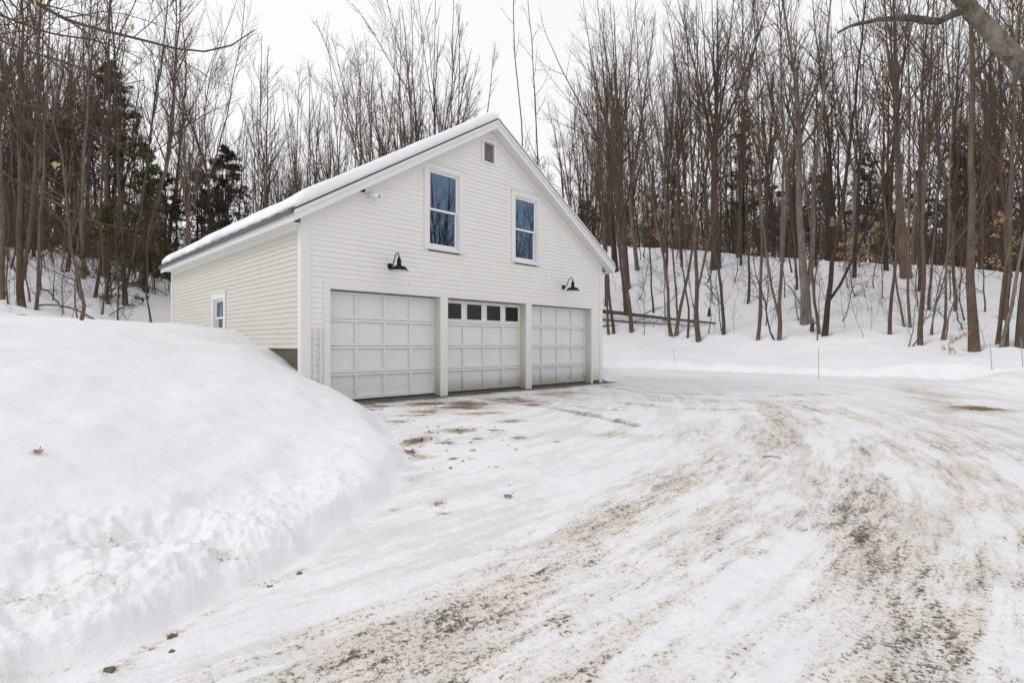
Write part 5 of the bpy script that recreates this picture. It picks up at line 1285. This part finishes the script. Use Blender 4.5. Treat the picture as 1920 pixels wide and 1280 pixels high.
def forest_litter():
    rng = np.random.default_rng(19); P = []
    while len(P) < 420:
        if rng.random() < .65: u_, v_ = rng.uniform(20.5, 33), rng.uniform(-16, 16)
        else: u_, v_ = rng.uniform(-16, 0), rng.uniform(13, 26)
        x, y = xy(u_, v_)
        if y < 10 or abs(x / y) > 1.1: continue
        P.append((x, y, tz(x, y) + .006))
    P = np.array(P); n = len(P); d = norm(rng.normal(size=(n, 3)) * np.array([1, 1, .25])); e = norm(np.cross(d, UP + rng.normal(size=(n, 3)) * .3))
    tw = rng.random(n) < .5; L = np.where(tw, rng.uniform(.08, .30, n), rng.uniform(.02, .05, n))[:, None]; w = np.where(tw, .007, .018)[:, None]
    V = np.stack([P - d * L, P + e * w + UP * .008, P + d * L, P - e * w + UP * .008], 1).reshape(-1, 3)
    o = link('forest_litter', mesh_from('forest_litter', V, np.arange(4 * n).reshape(n, 4)), M['litter']); tag(o, 'fallen twigs and leaf bits strewn over the wooded snow slopes', 'litter', kind='stuff')
forest_litter()

def melt_wells():
    me = bpy.data.objects['snow_ground'].data; n = len(me.vertices); co = np.empty(n * 3, np.float32); me.vertices.foreach_get('co', co); co = co.reshape(-1, 3)
    cell = collections.defaultdict(list)
    near = np.where((np.hypot(co[:, 0], co[:, 1]) < 46) & (co[:, 1] > 10))[0]
    kx = np.floor(co[near, 0]).astype(int); ky = np.floor(co[near, 1]).astype(int)
    order = np.lexsort((ky, kx)); near = near[order]; key = kx[order] * 10000 + ky[order]
    uk, st = np.unique(key, return_index=True); en = np.r_[st[1:], len(key)]; look = dict(zip(uk.tolist(), zip(st.tolist(), en.tolist())))
    for o in list(col.objects):
        if o.get('category') not in ('tree', 'sapling') or o.parent: continue
        x, y = o.location[0], o.location[1]
        if math.hypot(x, y) > 44 or y < 10: continue
        w_ = .5 if o.get('category') == 'tree' else .22
        for i in range(int(math.floor(x)) - 1, int(math.floor(x)) + 2):
            for j in range(int(math.floor(y)) - 1, int(math.floor(y)) + 2):
                if i * 10000 + j not in look: continue
                a, b = look[i * 10000 + j]; ix = near[a:b]; r2 = (co[ix, 0] - x) ** 2 + (co[ix, 1] - y) ** 2
                co[ix, 2] -= (.24 * w_) * np.exp(-r2 / (.55 * w_) ** 2) - .06 * w_ * np.exp(-((np.sqrt(r2) - .95 * w_) / (.3 * w_)) ** 2)
    me.vertices.foreach_set('co', co.ravel()); me.update()
import collections
melt_wells()

# ------------------------------------------------------------------ light, sky, camera
w = bpy.data.worlds.new('World'); sc.world = w; w.use_nodes = True
nt = w.node_tree; bg = nt.nodes['Background']
SUN_EL, SUN_AZ = 40, 268        # degrees; azimuth clockwise from +Y
sky = N(nt, 'ShaderNodeTexSky', sky_type='NISHITA'); sky.sun_disc = False
sky.sun_elevation = math.radians(SUN_EL); sky.sun_rotation = math.radians(SUN_AZ)
sky.air_density = 1.0; sky.dust_density = 3.0; sky.ozone_density = 1.0
hs = N(nt, 'ShaderNodeHueSaturation'); hs.inputs['Saturation'].default_value = .10; nt.links.new(sky.outputs[0], hs.inputs['Color'])
mx = mix(nt, .78, hs.outputs[0], (9.5, 9.42, 9.54))         # the even cloud layer
nt.links.new(mx, bg.inputs['Color']); bg.inputs['Strength'].default_value = .12
sd = bpy.data.lights.new('sun', 'SUN'); sd.energy = .75; sd.angle = math.radians(22); sd.color = (1, .97, .93)
so = bpy.data.objects.new('sun', sd); col.objects.link(so)
az = math.radians(SUN_AZ); el = math.radians(SUN_EL)
sv = Vector((math.sin(az) * math.cos(el), math.cos(az) * math.cos(el), math.sin(el)))
so.rotation_euler = sv.to_track_quat('Z', 'Y').to_euler(); so.location = (0, -5, 20)

cd = bpy.data.cameras.new('camera'); cam = bpy.data.objects.new('camera', cd); col.objects.link(cam)
cam.location = (0, 0, EYE); cam.rotation_euler = (PI / 2, 0, 0)
cd.sensor_width = 36; cd.lens = FPX / 1920 * 36; cd.shift_y = 6 / 1920; cd.clip_end = 4000; cd.clip_start = .05
sc.camera = cam
sc.view_settings.view_transform = 'Standard'; sc.view_settings.look = 'None'; sc.view_settings.exposure = 0; sc.view_settings.gamma = 1
sc.cycles.max_bounces = 6; sc.cycles.diffuse_bounces = 4

import collections
_d = collections.defaultdict(list)
for o in col.objects:
    if o.get('category') in ('tree', 'sapling'): _d[o['label']].append(o)
for k_, os_ in _d.items():                    # look-alikes: say which is nearer
    if len(os_) > 1 and 'yard' not in k_:
        os_.sort(key=lambda o: math.hypot(*o.location[:2]))
        words = ['nearer', 'farther'] if len(os_) == 2 else ['nearest', 'middle', 'farthest'] if len(os_) == 3 else None
        if words:
            for o, w_ in zip(os_, words): o['label'] = w_ + ' ' + k_
